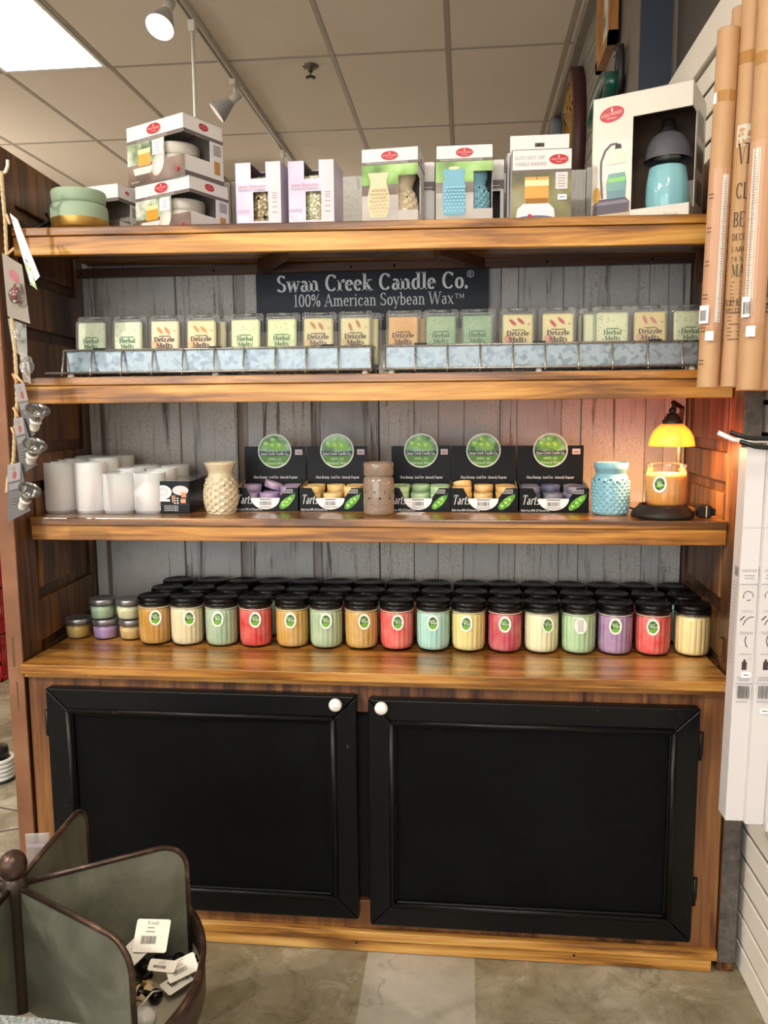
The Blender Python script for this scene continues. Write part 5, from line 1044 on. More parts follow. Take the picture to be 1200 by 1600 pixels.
R3 = [279, 331, 381, 428, 479, 529, 577, 628, 679, 734, 785, 837, 889, 943, 996, 1054]
cyc = ['#b98a35', '#d5c8a3', '#9db394', '#c8302c', '#c39a48', '#a4b795', '#a07fa6', '#d9524d', '#a3cfc3', '#dccb85', '#bf3a52', '#dcd8b4']
for i, px in enumerate(R2): jar(px, .240, cyc[(i+5) % 12], 'black-lidded candle jar, %s from left in the middle row' % ORD[i], 'ribbed candle jars on the worktop', random.uniform(-3, 3), None, py=922)
for i, px in enumerate(R3): jar(px, .348, cyc[(i*5+2) % 12], 'black-lidded candle jar, %s from left in the back row' % ORD[i], 'ribbed candle jars on the worktop', random.uniform(-3, 3), None, py=908)
# small quilted jars
SR, SH = .0335, .048
SLV = C('#9b9c9e', .3, .85)
quilt = lambda a, z: 1+(.012*math.sin(a*9+z*260)*math.sin(a*9-z*260) if .006 < z < .032 else 0)
SG_ = MB().lathe([(SR*.82, 0), (SR*.9, .002), (SR*.93, .01), (SR*.97, .022), (SR, .034), (SR*.96, .037), (SR*.93, .040)], GLASS, 72, rib=quilt, cap0=True).mesh('quilted_glass')
SW_ = MB().lathe([(SR*.8, .003), (SR*.88, .0045), (SR*.91, .012), (SR*.945, .022), (SR*.965, .032), (.001, .0325)], C('#ffffff'), 72, rib=quilt, cap0=True).mesh('wax')
SL_ = MB().lathe([(SR*1.0, 0), (SR*1.03, .001), (SR*1.03, .011), (SR*1.0, .013), (SR*.93, .0132), (SR*.90, .0125), (.001, .0125)], SLV, 40).mesh('metal_lid')
for px, pyb, lvl, col, lb in ((123, 997, 0, '#b3933f', 'small mustard jar with metal lid at far left of worktop'), (165, 999, 0, '#b08fbf', 'small lavender jar with metal lid under the sage one'), (206, 1000, 0, '#cba95e', 'small yellow jar with metal lid under the cream one'), (161, 0, 1, '#9db79a', 'small sage jar stacked on the lavender one'), (202, 0, 1, '#d8d5ae', 'small cream jar stacked on the yellow one')):
    Y = .165; p = onY(Y, px, 975-25*lvl); t = thing('mini_candle_jar', lb, 'candle jar', (p.x, Y, Z4+lvl*.0525*1.13), 0, 'small candle jars'); t.scale = (1.08, 1.08, 1.13)
    obj('quilted_glass', SG_, t); w = obj('wax', SW_, t); setmat(w, waxmat(col)); obj('metal_lid', SL_, t, (0, 0, .0395))
# the candle burning under the lamp
cj = thing('burning_candle', 'amber candle jar glowing under the lamp shade', 'candle jar', Vector((pc.x+dx*.3, pc.y-.004, Z3+.0265)))
k = 30.5*mpp(pc)/JR; kz = k*1.04*.0468/.0455
gj = MB().lathe([(r*k, z*kz) for r, z in ((JR*.80, 0), (JR*.90, .002), (JR*.97, .010), (JR*.985, .018), (JR, .05), (JR, .072), (JR*1.02, .074), (JR*1.02, .079), (JR*.99, .081), (JR*.97, .086), (JR*1.0, .092), (JR*.99, .096), (JR*.95, .096))], GLASS, 132, rib=lambda a, z: 1-.03*(1-abs(math.sin(a*NR/2))**.7)*(1 if .012 < z < .075 else 0), cap0=True).build('glass_jar', cj)
MB().lathe([(r*k, z*kz) for r, z in ((JR*.78, .005), (JR*.87, .0065), (JR*.93, .012), (JR*.97, .05), (JR*.97, .070), (JR*.955, .0755), (.001, .076))], waxmat('#d99a42'), 132, rib=lambda a, z: 1-.03*(1-abs(math.sin(a*NR/2))**.7)*(1 if .012 < z < .07 else 0), cap0=True).build('wax', cj)
MB().tube([(0, 0, .078*k), (.001, 0, .088*k)], .0012, C('#1c1712', .7), 6).build('wick', cj)
aC = math.atan2(CAM.y-pc.y, CAM.x-pc.x)-.28; R_ = JR*k*1.02
M = Matrix.Translation((R_*math.cos(aC), R_*math.sin(aC), .058*k)) @ Matrix.Rotation(aC+math.pi/2, 4, 'Z') @ Matrix.Rotation(math.pi/2, 4, 'X') @ Matrix.Rotation(-.15, 4, 'Z')
b = MB(); b.prism([(.0160*k*math.cos(2*math.pi*i/24), .0200*k*math.sin(2*math.pi*i/24)) for i in range(24)], 0, .0007, C('#f0efe8', .45), M); tg = b.build('tag', cj)
m = MB(); q = Print(m, M @ Vector((0, 0, .0007)), M.to_3x3() @ Vector((1, 0, 0)), M.to_3x3() @ Vector((0, 1, 0)))
q.oval(0, 0, .0115*k, .0148*k, photo('tagpods', [], 1), 20); q.oval(-.002, -.006, .004, .003, C('#8ed03f', .35), 10); q.oval(.003, -.004, .0035, .003, C('#8ed03f', .35), 10); q.text('SOY', -.001, .0015, .006*k, C('#d9efc4'), T=.14, t=.1, serif=False); q.text('WAX', .002, -.003, .0055*k, C('#eef5e6'), T=.14, t=.1, serif=False); m.build('tag_print', tg)
# ---------------------------------------------------------------- things hanging on the left side
def quad_card(name, px4, Ys, m, parent, th=.0012):
    P = [onY(Ys[i], *px4[i]) for i in range(4)]; n = (P[1]-P[0]).cross(P[3]-P[0]).normalized()
    if n.y > 0: n = -n
    b = MB(); v = [p for p in P] + [p-n*th for p in P]
    b.add(v, [(0, 1, 2, 3), (7, 6, 5, 4), (0, 4, 5, 1), (1, 5, 6, 2), (2, 6, 7, 3), (3, 7, 4, 0)], m); b.build(name, parent); return P, n
def quad_print(P, n, parent, fn, name='printing'):
    m = MB(); ex = (P[1]-P[0]); ey = (P[0]-P[3]); q = Print(m, P[3]+n*.0002, ex, ey); q.n = n; q.ey = ey.normalized(); fn(q, ex.length, ey.length); m.build(name, parent)
HKM = C('#ddd8c4', .35)
t = thing('utility_hook', 'cream metal hook at the upper left holding the rope', 'hook')
hp_ = [onY(-.10, *a) for a in ((-14, 262), (-4, 271), (3, 272), (9, 268), (12, 259), (12, 250))]
MB().tube([hp_[0]+Vector((0, .02, 0))]+hp_, .0042, HKM, 10).build('rod', t)
t = thing('display_rope', 'knotted jute rope hanging down the left side panel', 'rope')
rp = [onY(-.105, *a) for a in ((2, 268), (4, 300), (8, 345), (10, 390), (13, 430), (17, 480), (23, 545), (26, 590), (27, 630), (23, 680), (21, 720), (12, 752), (11, 772))]
fine = []
for a, b in zip(rp, rp[1:]):
    for i in range(10): fine.append(a.lerp(b, i/10))
JU = C('#c2ad86', .85); b = MB()
for ph in (0, 2.1, 4.2): b.tube([p+Vector((.0026*math.cos(i*.9+ph), .0026*math.sin(i*.9+ph), 0)) for i, p in enumerate(fine)], .0026, JU, 6)
b.build('strand', t)
PEG = wood('peg', [(.3, '#b98a5c'), (.7, '#d9b588')], 2, .6, 0, False)
for (x0, y0, x1, y1) in ((10, 335, 15, 350), (11, 398, 22, 388), (20, 584, 27, 598), (24, 586, 37, 600), (21, 637, 29, 652), (18, 668, 23, 680)):
    a = onY(-.112, x0, y0); c = onY(-.118, x1, y1); MB().tube([a, c], .0035, PEG, 6).build('clothespin', t)
# white and green tag card
t = thing('product_tag', 'white and green product tag clipped near the top of the rope', 'tag')
P, n = quad_card('card', ((15, 333), (27, 343), (62, 432), (48, 446)), (-.112, -.118, -.125, -.119), C('#e9e9ec', .4), t)
quad_print(P, n, t, lambda q, w, h: (q.rect(w*.05, h*.02, w*.95, h*.32, photo('palm', [(.3, '#4f7a34'), (.5, '#a9b97a'), (.7, '#e0e0cc')], 90)), q.rect(w*.2, h*.08, w*.75, h*.26, C('#eef0ec')), q.barcode(w*.35, h*.36, w*.4, h*.06, INK), q.lines(w*.5, h*.85, w*.5, 9, h*.045, h*.008, C('#8d8d93')), q.oval(w*.3, h*.93, .003, .003, RED, 10)))
CLR = glassy('lampglass', '#ffffff', 1.8, .04, .03)
BLC = glassy('blistercard', '#eef0ee', 1.5, .1, .18)
def globe_pack(label, card, Ys, bulb, rpx, m, red):
    t = thing('bulb_pack', label, 'light bulb', (0, 0, 0), 0, 'bulb packs on the rope'); P, n = quad_card('card', card, Ys, m, t)
    c = onY(min(Ys), *bulb)+Vector((0, -.008, 0)); r = rpx*mpp(c)
    M = Matrix.Translation(c) @ Matrix.Rotation(.25, 4, 'Y')
    MB().lathe([(.001, -r*1.3), (r*.6, -r*1.1), (r, -r*.35), (r*.95, r*.3), (r*.6, r*.8), (r*.45, r*1.3), (r*.3, r*1.4), (.001, r*1.42)], CLR, 24, M).build('glass_bulb', t)
    if red:
        MB().tube([M @ Vector((-.004, 0, -r*.8)), M @ Vector((-.006, 0, 0)), M @ Vector((-.004, 0, r*.9))], r*.35, C('#7d1f2c', .3), 8).build('filament', t)
        quad_print(P, n, t, lambda q, w, h: (q.oval(w*.55, h*.74, w*.26, h*.09, C('#9c5a62'), 20), q.lines(w*.5, h*.12, w*.6, 2, h*.05, h*.012, C('#8d8488'))))
    return t
globe_pack('blister card with a clear globe bulb and red oval', ((3, 395), (34, 414), (47, 506), (12, 494)), (-.112, -.125, -.13, -.115), (29, 460), 12, C('#8d857a', .3), True)
globe_pack('clear bulb pack hanging just below the red oval card', ((12, 497), (40, 507), (43, 563), (20, 547)), (-.100, -.108, -.108, -.10), (34, 520), 10, BLC, False)
globe_pack('clear globe bulb half hidden behind the middle of the rope', ((30, 548), (44, 556), (48, 600), (36, 596)), (-.10, -.106, -.106, -.10), (45, 572), 11, BLC, False)
def halogen(label, card, Ys, mouth, base, rpx):
    t = thing('halogen_pack', label, 'light bulb', (0, 0, 0), 0, 'bulb packs on the rope'); P, n = quad_card('card', card, Ys, C('#676463', .25), t)
    quad_print(P, n, t, lambda q, w, h: (q.rect(0, h*.70, w, h, C('#8f8c8f', .25)), q.oval(w*.55, h*.80, w*.16, h*.07, C('#8f4a44'), 16), q.rect(w*.1, h*.55, w*.95, h*.66, C('#7d7a80')), q.oval(w*.5, h*.92, w*.1, h*.035, C('#8a6f4a'), 12), q.lines(w*.5, h*.4, w*.7, 3, h*.05, h*.015, C('#6f6c70'))))
    mb_ = [p+n*.0005 for p in P]
    c0 = onY(-.145, *base); c1 = onY(-.165, *mouth); ax = (c1-c0); L_ = ax.length; M = Matrix.Translation(c0) @ ax.to_track_quat('Z', 'Y').to_matrix().to_4x4(); r = rpx*mpp(c1)
    MB().lathe([(r*.35, -L_*.15), (r*.42, 0), (r*.42, L_*.28), (r*.5, L_*.30), (r*.5, L_*.42), (.001, L_*.42)], C('#ddd8cc', .4), 20, M).build('ceramic_base', t)
    MB().lathe([(r*.42, L_*.42), (r*.55, L_*.6), (r*.78, L_*.85), (r, L_*1.02), (r*1.04, L_*1.04), (r*.98, L_*1.03), (r*.72, L_*.85), (r*.5, L_*.6), (r*.2, L_*.55)], C('#b9bbba', .12, .85), 28, M, rib=lambda a, z: 1+.012*math.cos(a*14)).build('reflector', t)
    MB().lathe([(r*1.0, L_*1.035), (r*.5, L_*1.05), (.001, L_*1.055)], CLR, 24, M).build('front_glass', t)
    MB().tube([c0+Vector((-.004, .004, 0)), (c0+P[0].lerp(P[2], .55))*.5, P[0].lerp(P[2], .55)], .004, CLR, 6).build('blister', t)
halogen('halogen reflector bulb pack, uppermost of three', ((22, 601), (38, 598), (55, 678), (43, 690)), (-.125, -.132, -.135, -.128), (59, 641), (54, 667), 18)
halogen('halogen reflector bulb pack, middle of three', ((21, 655), (36, 651), (58, 726), (33, 742)), (-.132, -.139, -.142, -.135), (54, 696), (48, 719), 18)
halogen('halogen reflector bulb pack, lowest of three', ((12, 727), (32, 722), (47, 798), (12, 816)), (-.139, -.146, -.148, -.142), (46, 766), (36, 790), 17)
# ---------------------------------------------------------------- kraft tubes hanging at the upper right
def kraft():
    t = NT('kraft_paper'); n = t.noise(t.co((1, 1, 1)), 40, 4); n2 = t.noise(t.co((1, 1, 1)), 4, 2); t.base(t.mix(t.mapr(n2, .3, .7, 0, .6), t.mix(t.mapr(n, .4, .7, 0, .3), '#b58c62', '#a37a52'), '#c09a72'), .55); return t.m
KR = kraft(); PINK = C('#bd9272', .4); WHP = C('#d8cfc4', .45); DKI = C('#3b2f25', .6)
WFILM = glassy('film', '#f2e2cf', 1.5, .12)
TU = [((1105, 607), (1139, 46), -.165, 17, 'leftmost kraft paper tube with pink wrapper'), ((1122, 604), (1161, 13), -.11, 16, 'second kraft tube, mostly hidden, with botanical print'), ((1142, 606), (1179, -30), -.178, 17, 'third kraft tube with large serif lettering'), ((1169, 611), (1207, -30), -.232, 19, 'fourth kraft tube with white text strip and stickers'), ((1196, 611), (1234, -60), -.178, 18, 'rightmost kraft tube with pumpkin print')]
for k, (pb, pt, Y, hw, lb) in enumerate(TU):
    B = onY(Y, *pb); T_ = onY(Y, *pt); r = hw*mpp(B)*.93; ax = (T_-B); L_ = ax.length
    t = thing('kraft_tube', lb, 'tube', B, 0, 'kraft tubes on the right wall'); M = ax.to_track_quat('Z', 'Y').to_matrix().to_4x4()
    MB().lathe([(.001, .002), (r*.9, .002), (r, .001), (r, .004), (r, L_-.004), (r, L_-.001), (r*.9, L_), (r*.88, L_-.02), (.001, L_-.02)], KR, 32, M).build('tube', t)
    Minv = M.to_3x3().inverted(); cd_ = Minv @ (CAM-B).normalized(); aC = math.atan2(cd_.y, cd_.x)
    fn = lambda u, v, kk, r=r, M=M, aC=aC: M @ Vector(((r+.0003+kk)*math.cos(aC+u/r), (r+.0003+kk)*math.sin(aC+u/r), v))
    m = MB(); q = Print(m, (0, 0, 0), (1, 0, 0), (0, 0, 1), fn)
    def crect(u0, v0, u1, v1, mm):
        n_ = max(2, int((u1-u0)/.008)); q.k += 1
        for i in range(n_): q.poly([(u0+(u1-u0)*i/n_, v0), (u0+(u1-u0)*(i+1)/n_, v0), (u0+(u1-u0)*(i+1)/n_, v1), (u0+(u1-u0)*i/n_, v1)], mm, True)
    h0, h1 = L_*.19, L_*.62
    crect(-r*1.2, L_*.80, r*1.2, L_*.83, C('#a97a42', .08, coat=1))
    if k in (0, 3):
        crect(-r*1.3, h0*.9, r*1.3, h1, PINK); crect(r*.25 if k == 0 else -r*.75, h0, r*.85 if k == 0 else -r*.1, h1*.97, WHP)
        for i in range(70): q.lines(r*.55 if k == 0 else -r*.42, h1*.95-i*.0052, r*.46*random.uniform(.5, 1), 1, 1, .0013, C('#8d8378'))
        crect(-r*.35, h0*.72, r*.2, h0*.86, C('#efeeea'))
        crect(-r*.9 if k == 0 else -r*.7, h0*.98, -r*.2, h0*1.25, C('#efeeea')); q.barcode(-r*.8 if k == 0 else -r*.62, h0*1.02, r*.45, h0*.16, INK)
        if k == 0:
            for i in range(6): q.lines(-r*.5, h1*.88-i*.07, r*.4, 2, .008, .002, DKI)
    else:
        crect(-r*1.3, h0, r*1.3, h1, C('#b08a5e', .5) if k != 4 else C('#b3946c', .5))
        crect(-r*.8, h1*.97, r*.8, h1*1.055, C('#cfc3b0', .5))
        for i in range(7): q.oval(r*random.uniform(-.6, .6), h1*random.uniform(.985, 1.04), .006, .004, C('#b08a5e', .5), 8)
        if k == 2:
            for tx, v, sz in (('VI', .90, .060), ('CL', .765, .046), ('BEL', .655, .042), ('DECOR', .60, .020), ('LABEL', .555, .014), ('24 X 8', .515, .014), ('MA', .455, .036)): q.text(tx, 0 if len(tx) < 3 else r*.1, h1*v, sz, DKI, width=r*(1.5 if len(tx) > 2 else 1.1), T=.12, t=.035)
            for i in range(16): q.lines(0, h1*.43-i*.008, r*1.3, 1, 1, .002, C('#6b5238'))
            q.text('SPEC', 0, h0*1.1, .018, DKI, T=.09, t=.04); q.text('RECTION', 0, h0*1.0, .014, DKI, width=r*1.6, T=.09, t=.04)
        else:
            rn = random.Random(k)
            for i in range(26):
                u = rn.uniform(-r*.9, r*.9); v = rn.uniform(h0*1.05, h1*.92)
                for a in range(3): q.oval(u+rn.uniform(-.006, .006), v+rn.uniform(-.008, .008), .006, .0022, C('#5b4a38'), 8, rn.uniform(0, 3))
            for tx, v, sz in ((('TRANSFER', .56, .014), ('BLOCK', .50, .012)) if k == 1 else (('RMH', .58, .03), ('Market', .53, .02), ('ONE', .43, .024))): q.text(tx, 0, h1*v, sz, DKI, width=r*1.3, T=.1, t=.04)
            if k == 4:
                for i in range(5): q.oval((i-2)*r*.22, h0*1.35, r*.22, .022, C(('#6b5238', '#8a6a46')[i % 2]), 14)
    m.build('wrapper_print', t)
# hooks and long white boxes below
HB_ = C('#161616', .35); HW = C('#e8e6e1', .35)
def arm(px0, py0, px1, py1, Y, m, label, z=None):
    a = onY(Y, px0, py0); b_ = onY(Y, px1, py1); t = thing('slatwall_hook', label, 'hook', (.96, Y, b_.z))
    o = Vector((.96, Y, b_.z)); tip = a-o
    MB().tube([(.002, 0, 0), (tip.x+.045, 0, .001), (tip.x+.03, 0, .003), tip], .0048, m, 10).build('arm', t); MB().box(-.004, 0, -.02, .02, -.02, .03, m, ch=.001).build('plate', t)
arm(1122, 676, 1200, 689, -.32, HW, 'white slatwall hook arm with upturned tip'); arm(1141, 675, 1200, 686, -.36, HB_, 'upper black slatwall hook arm'); arm(1156, 690, 1200, 700, -.39, HB_, 'lower black slatwall hook arm above the white box')
WB = C('#d2cece', .4); GY = C('#8b878a', .5); PNL = C('#cfcac9', .45)
for k, (xb, xt, yt, yb, Y) in enumerate(((1133, 1168, 700, 1282, -.33), (1164, 1203, 705, 1288, -.345), (1197, 1237, 705, 1300, -.36))):
    b0 = onY(Y, xb, yb); t0 = onY(Y, xt, yt); h = t0.z-b0.z; w = .038; d = .048; lean = (t0.x-b0.x)/h
    lb = ('nearest long white mould box hanging beside the shelves', 'second long white box hanging on the hooks', 'third long white box at the right edge')[k]
    t = thing('white_long_box', lb, 'box', b0, 0, 'long white boxes on the hooks'); M = Matrix(((1, 0, lean, 0), (0, 1, 0, 0), (0, 0, 1, 0), (0, 0, 0, 1)))
    MB().box(0, w, 0, d, 0, h, WB, M, ch=.0012).build('carton', t)
    m = MB(); fn = lambda u, v, kk, M=M: M @ Vector((u, -kk-.0002, v)); q = Print(m, (0, 0, 0), (1, 0, 0), (0, 0, 1), fn)
    f = lambda py: h*(yb-py)/(yb-yt)
    mf = MB(); Print(mf, (0, 0, 0), (1, 0, 0), (0, 0, 1), fn).rect(w*.02, f(819)-.001, w*.98, f(819)+.001, C('#bab6ba')); mf.build('fold_line', t); q.rect(0, f(906), w, f(904), C('#a9a5a7')); q.text('STEP BY STEP', w*.5, f(886), .007, GY, width=w*.75, T=.1, t=.07); q.lines(w*.5, f(892), w*.7, 2, .006, .0015, GY)
    for i, (ya, yb_) in enumerate(((912, 945), (952, 978), (986, 1012), (1018, 1048))):
        q.rect(w*.03, f(yb_+10), w*.97, f(ya-4), PNL); vm = f((ya+yb_)/2-6)
        if i == 0:
            n_ = 18
            for j in range(n_): a0, a1 = 2*math.pi*j/n_, 2*math.pi*(j+1)/n_; q.poly([(w*.5+.0105*s_*math.cos(z), vm+.0105*s_*math.sin(z)) for s_, z in ((.85, a0), (1, a0), (1, a1), (.85, a1))], INK, True)
            q.oval(w*.33, vm-.008, .004, .003, WB, 10); q.oval(w*.72, vm-.006, .004, .003, WB, 10)
        elif i == 1:
            for p4 in stroke([(w*.3, vm-.012), (w*.42, vm-.002), (w*.62, vm+.005), (w*.85, vm+.006)], .002, .002): q.poly(p4, INK)
            q.poly([(w*.12, vm), (w*.36, vm+.009), (w*.38, vm+.006), (w*.14, vm-.003)], INK)
        elif i == 2:
            for p4 in stroke([(w*.5, vm+.012), (w*.45, vm+.002), (w*.5, vm-.006), (w*.58, vm-.012)], .002, .002): q.poly(p4, INK)
            q.oval(w*.3, vm-.005, .005, .004, WB, 10); q.oval(w*.72, vm-.008, .005, .004, WB, 10)
        else:
            q.rect(w*.35, vm-.014, w*.62, vm+.004, INK); q.rect(w*.42, vm+.004, w*.54, vm+.009, INK)
            for j in (-1, 0, 1): q.poly([(w*.58, vm+.008), (w*.85, vm+.010+j*.004), (w*.85, vm+.0106+j*.004)], GY)
        q.lines(w*.5, f(yb_+1), w*.8, 3, .0035, .0012, GY)
    q.barcode(w*.18, f(1082), w*.66, f(1062)-f(1082), INK); q.lines(w*.45, f(1088), w*.7, 1, 1, .0015, GY); q.rect(w*.35, f(1049 if k == 0 else 1106), w*.85, f(1040 if k == 0 else 1098), C('#f6f5f3')); q.lines(w*.6, f(1046 if k == 0 else 1103), w*.3, 1, 1, .003, GY)
    fl = lambda u, v, kk, M=M: M @ Vector((-kk-.0002, d-u, v)); m2 = MB(); ql = Print(m2, (0, 0, 0), (1, 0, 0), (0, 0, 1), fl)
    ql.barcode(d*.3, f(895), d*.5, f(880)-f(895), GY)
    for i in range(24): ql.lines(d*.5, f(905+i*5.5), d*.6, 1, 1, .002, C('#a9a5a8'))
    m.build('printing', t); m2.build('side_printing', t)
# ---------------------------------------------------------------- metal carousel bin at the lower left
def gmetal():
    t = NT('grey_green_metal'); v = t.co((1, 1, 1)); n = t.noise(v, 7, 6, .65, .6); n2 = t.noise(v, 60, 3); t.base(t.ramp(n, [(.3, '#4d4e42'), (.5, '#6d6f62'), (.7, '#878a7c')]), t.mapr(n, .3, .7, .38, .6), .35); t.bump(n2, .1, .0005); return t.m
GM = gmetal(); RIM = NT('brown_rim'); _n = RIM.noise(RIM.co((1, 1, 1)), 30, 4); RIM.base(RIM.ramp(_n, [(.35, '#2e211a'), (.55, '#4a372d'), (.72, '#7a6252')]), .35, .5); RIM = RIM.m
BC = Vector((-.482, -.858, 0)); zr, zf = .49, .432
cb = thing('carousel_bin', 'round metal carousel bin with fan dividers in the foreground', 'bin', BC)
MB().lathe([(.017, 0), (.017, .62), (.02, .63), (.021, .655), (.016, .664), (.012, .668)], C('#3c322b', .4, .5), 20).build('post', cb); MB().ball((0, 0, .687), .0225, RIM, 20, None, 1.15).build('finial', cb)
MB().lathe([(.02, zf-.004), (.298, zf-.004), (.298, zf), (.02, zf)], C('#b8b09c', .5), 64).build('tray_floor', cb)
MB().lathe([(.299, zf-.012), (.303, zf-.012), (.303, zr), (.299, zr), (.299, zf-.012)], C('#453730', .4, .4), 72).build('rim_band', cb); MB().tube([(.301*math.cos(2*math.pi*i/64), .301*math.sin(2*math.pi*i/64), zr) for i in range(64)], .0055, RIM, 10, closed=True).build('rim_bead', cb)
for k in range(6):
    a = math.radians(33.4+60*k); M = Matrix.Rotation(a, 4, 'Z') @ Matrix(((1, 0, 0, 0), (0, 0, -1, 0), (0, 1, 0, 0), (0, 0, 0, 1)))
    zt_ = .652; out = [(.285-.05+.05*math.cos(math.radians(q)), zt_-.05+.05*math.sin(math.radians(q))) for q in range(90, -1, -10)]
    P = [(.018, zf), (.018, zt_)] + out + [(.285, zf)]
    dv = MB().prism(P, -.0012, .0012, GM, M).build('divider', cb)
    MB().tube([M @ Vector((x, y, 0)) for x, y in [(.018, zt_)] + out + [(.285, zf+.002)]], .0048, RIM, 8).build('rolled_edge', dv)
for k in range(4):
    a = math.radians(-20+90*k); c_, s_ = math.cos(a), math.sin(a); MB().tube([(.28*c_, .28*s_, zf-.012), (.285*c_, .285*s_, .2), (.31*c_, .31*s_, 0)], [.011, .011, .013], C('#1b1815', .45, .4), 10).build('leg', cb)
MB().lathe([(.27, .19), (.29, .19), (.29, .20), (.27, .20), (.27, .19)], C('#1b1815', .45, .4), 48).build('stretcher_ring', cb)
# knobs with paper tags lying in the near compartment
zt2 = zf+.0003
def sheet(name, label, cx, cy, w, h, z, rz, tilt, pr=True, curl=0):
    t = thing(name, label, 'tag', (cx, cy, z)); t.rotation_euler = (tilt, curl, rz); MB().prism(rrect(-w/2, -h/2, w/2, h/2, .004), 0, .0006, C('#e8e4d8', .5)).build('card', t)
    m = MB(); q = Print(m, (0, 0, .0006), (1, 0, 0), (0, 1, 0)); q.text('Knob', w*.0, h*.33, h*.17, INK, T=.08, t=.06, serif=False); q.lines(-w*.05, h*.22, w*.3, 2, h*.12, h*.035, GY); q.barcode(-w*.3, -h*.25, w*.45, h*.24, INK); m.build('printing', t)
def at(px, py, z): return onZ(z, px, py)
def knob(label, px, py, rz, s=1.0, dark=True):
    p = at(px, py, zf+.012); t = thing('cabinet_knob', label, 'knob', (p.x, p.y, zf+.0135*s), rz, 'knobs in the carousel bin'); M = Matrix.Rotation(math.pi/2, 4, 'Y'); c = C('#12100f', .3, .3) if dark else C('#d8d2c2', .3)
    MB().lathe([(.001, 0), (.010*s, .001), (.0125*s, .008*s), (.0115*s, .014*s), (.006*s, .020*s), (.0055*s, .034*s), (.009*s, .037*s), (.009*s, .041*s), (.001, .041*s)], c, 20, M).build('knob', t); MB().tube([(.041*s, 0, 0), (.062*s, 0, 0)], .002, CHR, 8).build('screw', t)
for i, (px, py, rz) in enumerate(((250, 1560, 2.9), (275, 1478, 1.2), (243, 1505, .4), (225, 1520, 2.0), (290, 1470, 2.2), (258, 1492, 3.4), (272, 1500, 0), (207, 1545, 1.2))):
    knob(('black cabinet knob lying alone on the tray floor', 'black knob under the largest white tag', 'black knob left of the folded tags', 'black knob beside the curled tag', 'black knob against the divider near the rim', 'black knob in the middle of the pile', 'black knob under the folded tags', 'black knob half behind the near divider')[i], px, py, rz)
for i, (px, py, z, w, h, rz, tl, cu, lb) in enumerate(((237, 1462, zf+.088, .060, .052, .05, .85, 0, 'largest white price tag standing upright with barcode'), (205, 1492, zf+.060, .040, .052, -.7, .6, .3, 'curled white price tag at the left of the pile'), (284, 1512, zf+.045, .052, .036, .55, .35, -.2, 'white price tag leaning against the rim'), (276, 1535, zf+.026, .036, .048, -.7, .1, 0, 'white price tag lying under the leaning one'), (254, 1509, zf+.050, .050, .020, -.05, .5, 0, 'narrow folded white tag in the middle'), (192, 1518, zf+.03, .03, .034, .3, .4, .3, 'white tag half hidden by the near divider'))):
    p = at(px, py, z); sheet('paper_tag', lb, p.x, p.y, w, h, z, rz, tl, curl=cu)
p = at(222, 1545, zf+.012); t = thing('ceramic_knob', 'cream petal knob beside the near divider', 'knob', (p.x, p.y, zf+.0005)); MB().lathe([(.010, 0), (.02, .004), (.021, .012), (.013, .018), (.001, .020)], C('#d9c79a', .25, coat=.5), 40, rib=lambda a, z: 1+.12*math.cos(a*6)).build('flower', t); MB().tube([(0, 0, .02), (.01, -.01, .03)], .003, C('#a9803a', .3, .8), 8).build('stem', t)
p = at(225, 1590, zf+.01); t = thing('ceramic_knob', 'white ceramic knob at the bottom edge of the bin', 'knob', (p.x, p.y, zf+.0005)); MB().lathe([(.016, 0), (.02, .006), (.019, .016), (.01, .022), (.001, .023)], C('#d7d8d6', .2, coat=.6), 28).build('ball', t)
a, b_, c = at(252, 1548, zf+.02), at(225, 1565, zf+.035), at(205, 1590, zf+.01); tag(MB().tube([a, a.lerp(b_, .5)+Vector((0, 0, .008)), b_, b_.lerp(c, .5), c], .0016, C('#d9dada', .4), 6).build('tag_string'), 'white looped tag string beside the lone black knob', 'string')
# small plastic bag standing in a far compartment
p = onY(-.66, 60, 1330); t = thing('plastic_bag', 'small clear plastic bag behind the far divider', 'bag', (p.x, -.66, zf+.001), .2)
zz = max(.12, onY(-.66, 60, 1303).z-zf); MB().box(-.022, .022, -.002, .002, 0, zz, glassy('bag', '#ffffff', 1.5, .15, .25), ch=.0008).build('film', t); MB().box(-.013, .013, -.0012, .0012, zz*.35, zz*.72, C('#eceae4', .5)).build('label_card', t); MB().box(-.0215, .0215, -.0025, .0025, zz*.86, zz*.89, C('#b9a9b5', .4)).build('zip_strip', t)
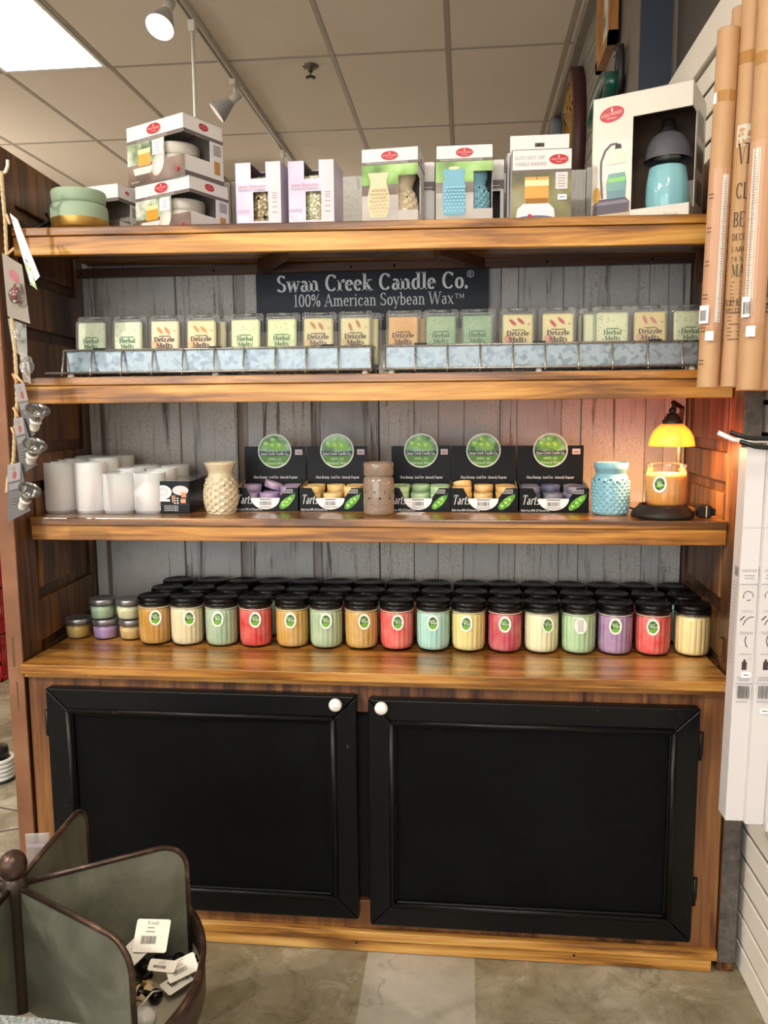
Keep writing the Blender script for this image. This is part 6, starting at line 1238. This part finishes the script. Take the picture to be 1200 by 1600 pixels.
# felt covered table corner at the very bottom
zq = .74; a = onZ(zq, -40, 1583); b_ = onZ(zq, 60, 1590); c = onZ(zq, 150, 1603); FELT = NT('grey_felt'); _n = FELT.noise(FELT.co((1, 1, 1)), 300, 4); FELT.base(FELT.ramp(_n, [(.35, '#59605f'), (.65, '#9aa3a2')]), .95); FELT.bump(_n, .6, .002); FELT = FELT.m
t = thing('display_table', 'grey felt covered table corner at the bottom left edge', 'table', (0, 0, 0)); ed = [a, b_, c]
pts = [(p.x, p.y) for p in ed]; poly = [(pts[0][0]-.45, pts[0][1]+.02)] + pts + [(pts[2][0]-.02, pts[2][1]-.5), (pts[0][0]-.45, pts[0][1]-.5)]
MB().prism(poly, zq-.02, zq, FELT).build('felt_top', t)
for (x, y) in ((pts[2][0]-.09, pts[2][1]-.06), (pts[2][0]-.09, pts[2][1]-.44), (pts[0][0]-.38, pts[0][1]-.06), (pts[0][0]-.38, pts[0][1]-.44)): MB().box(x-.02, x+.02, y-.02, y+.02, 0, zq-.02, W_SIDE, ch=.003).build('leg', t)
# ---------------------------------------------------------------- behind the unit on the left
RD = C('#b5161c', .4)
for k in range(4):
    p = onZ(0, 2, 1064); w, d, h = .42, .32, .25; x0 = -2.63; t = thing('plastic_basket', 'red plastic shopping basket, %s from the bottom of the stack' % ORD[k], 'basket', (x0, 1.9, .0 + k*(h+.004)), 0, 'stacked red baskets')
    b = MB(); z0 = 0
    for zz in (0, .09, .17, h-.03): b.box(0, w, 0, .006, zz, zz+.025, RD); b.box(0, w, d-.006, d, zz, zz+.025, RD); b.box(0, .006, 0, d, zz, zz+.025, RD); b.box(w-.006, w, 0, d, zz, zz+.025, RD)
    for i in range(25):
        x = (w-.008)*i/24; b.box(x, x+.008, .001, .005, 0, h-.01, RD); b.box(x, x+.008, d-.005, d-.001, 0, h-.01, RD)
    for i in range(19):
        y = (d-.008)*i/18; b.box(.001, .005, y, y+.008, 0, h-.01, RD); b.box(w-.005, w-.001, y, y+.008, 0, h-.01, RD)
    b.box(0, w, 0, d, .0, .006, RD); tag(b.build('lattice_body', t), kind='stuff'); MB().tube([(.02, -.006, h-.02), (.02, -.012, h-.008), (w-.02, -.012, h-.008), (w-.02, -.006, h-.02)], .004, C('#c9c9c9', .3, .8), 8).build('wire_handle', t)
p = onZ(0, 4, 1222); t = thing('cable_coil', 'white coiled cable with black top on the floor at left', 'cable', (p.x-.03, p.y+.03, 0))
b = MB()
for k in range(5): b.tube([(.052*math.cos(2*math.pi*i/24), .052*math.sin(2*math.pi*i/24), .014+.017*k) for i in range(24)], .0085, C('#dedcd6', .4), 8, closed=True)
b.build('coil', t); MB().lathe([(.066, 0), (.066, .006), (.03, .008), (.03, .09), (.04, .10), (.038, .13), (.001, .14)], C('#17171a', .4), 24).build('spool', t)
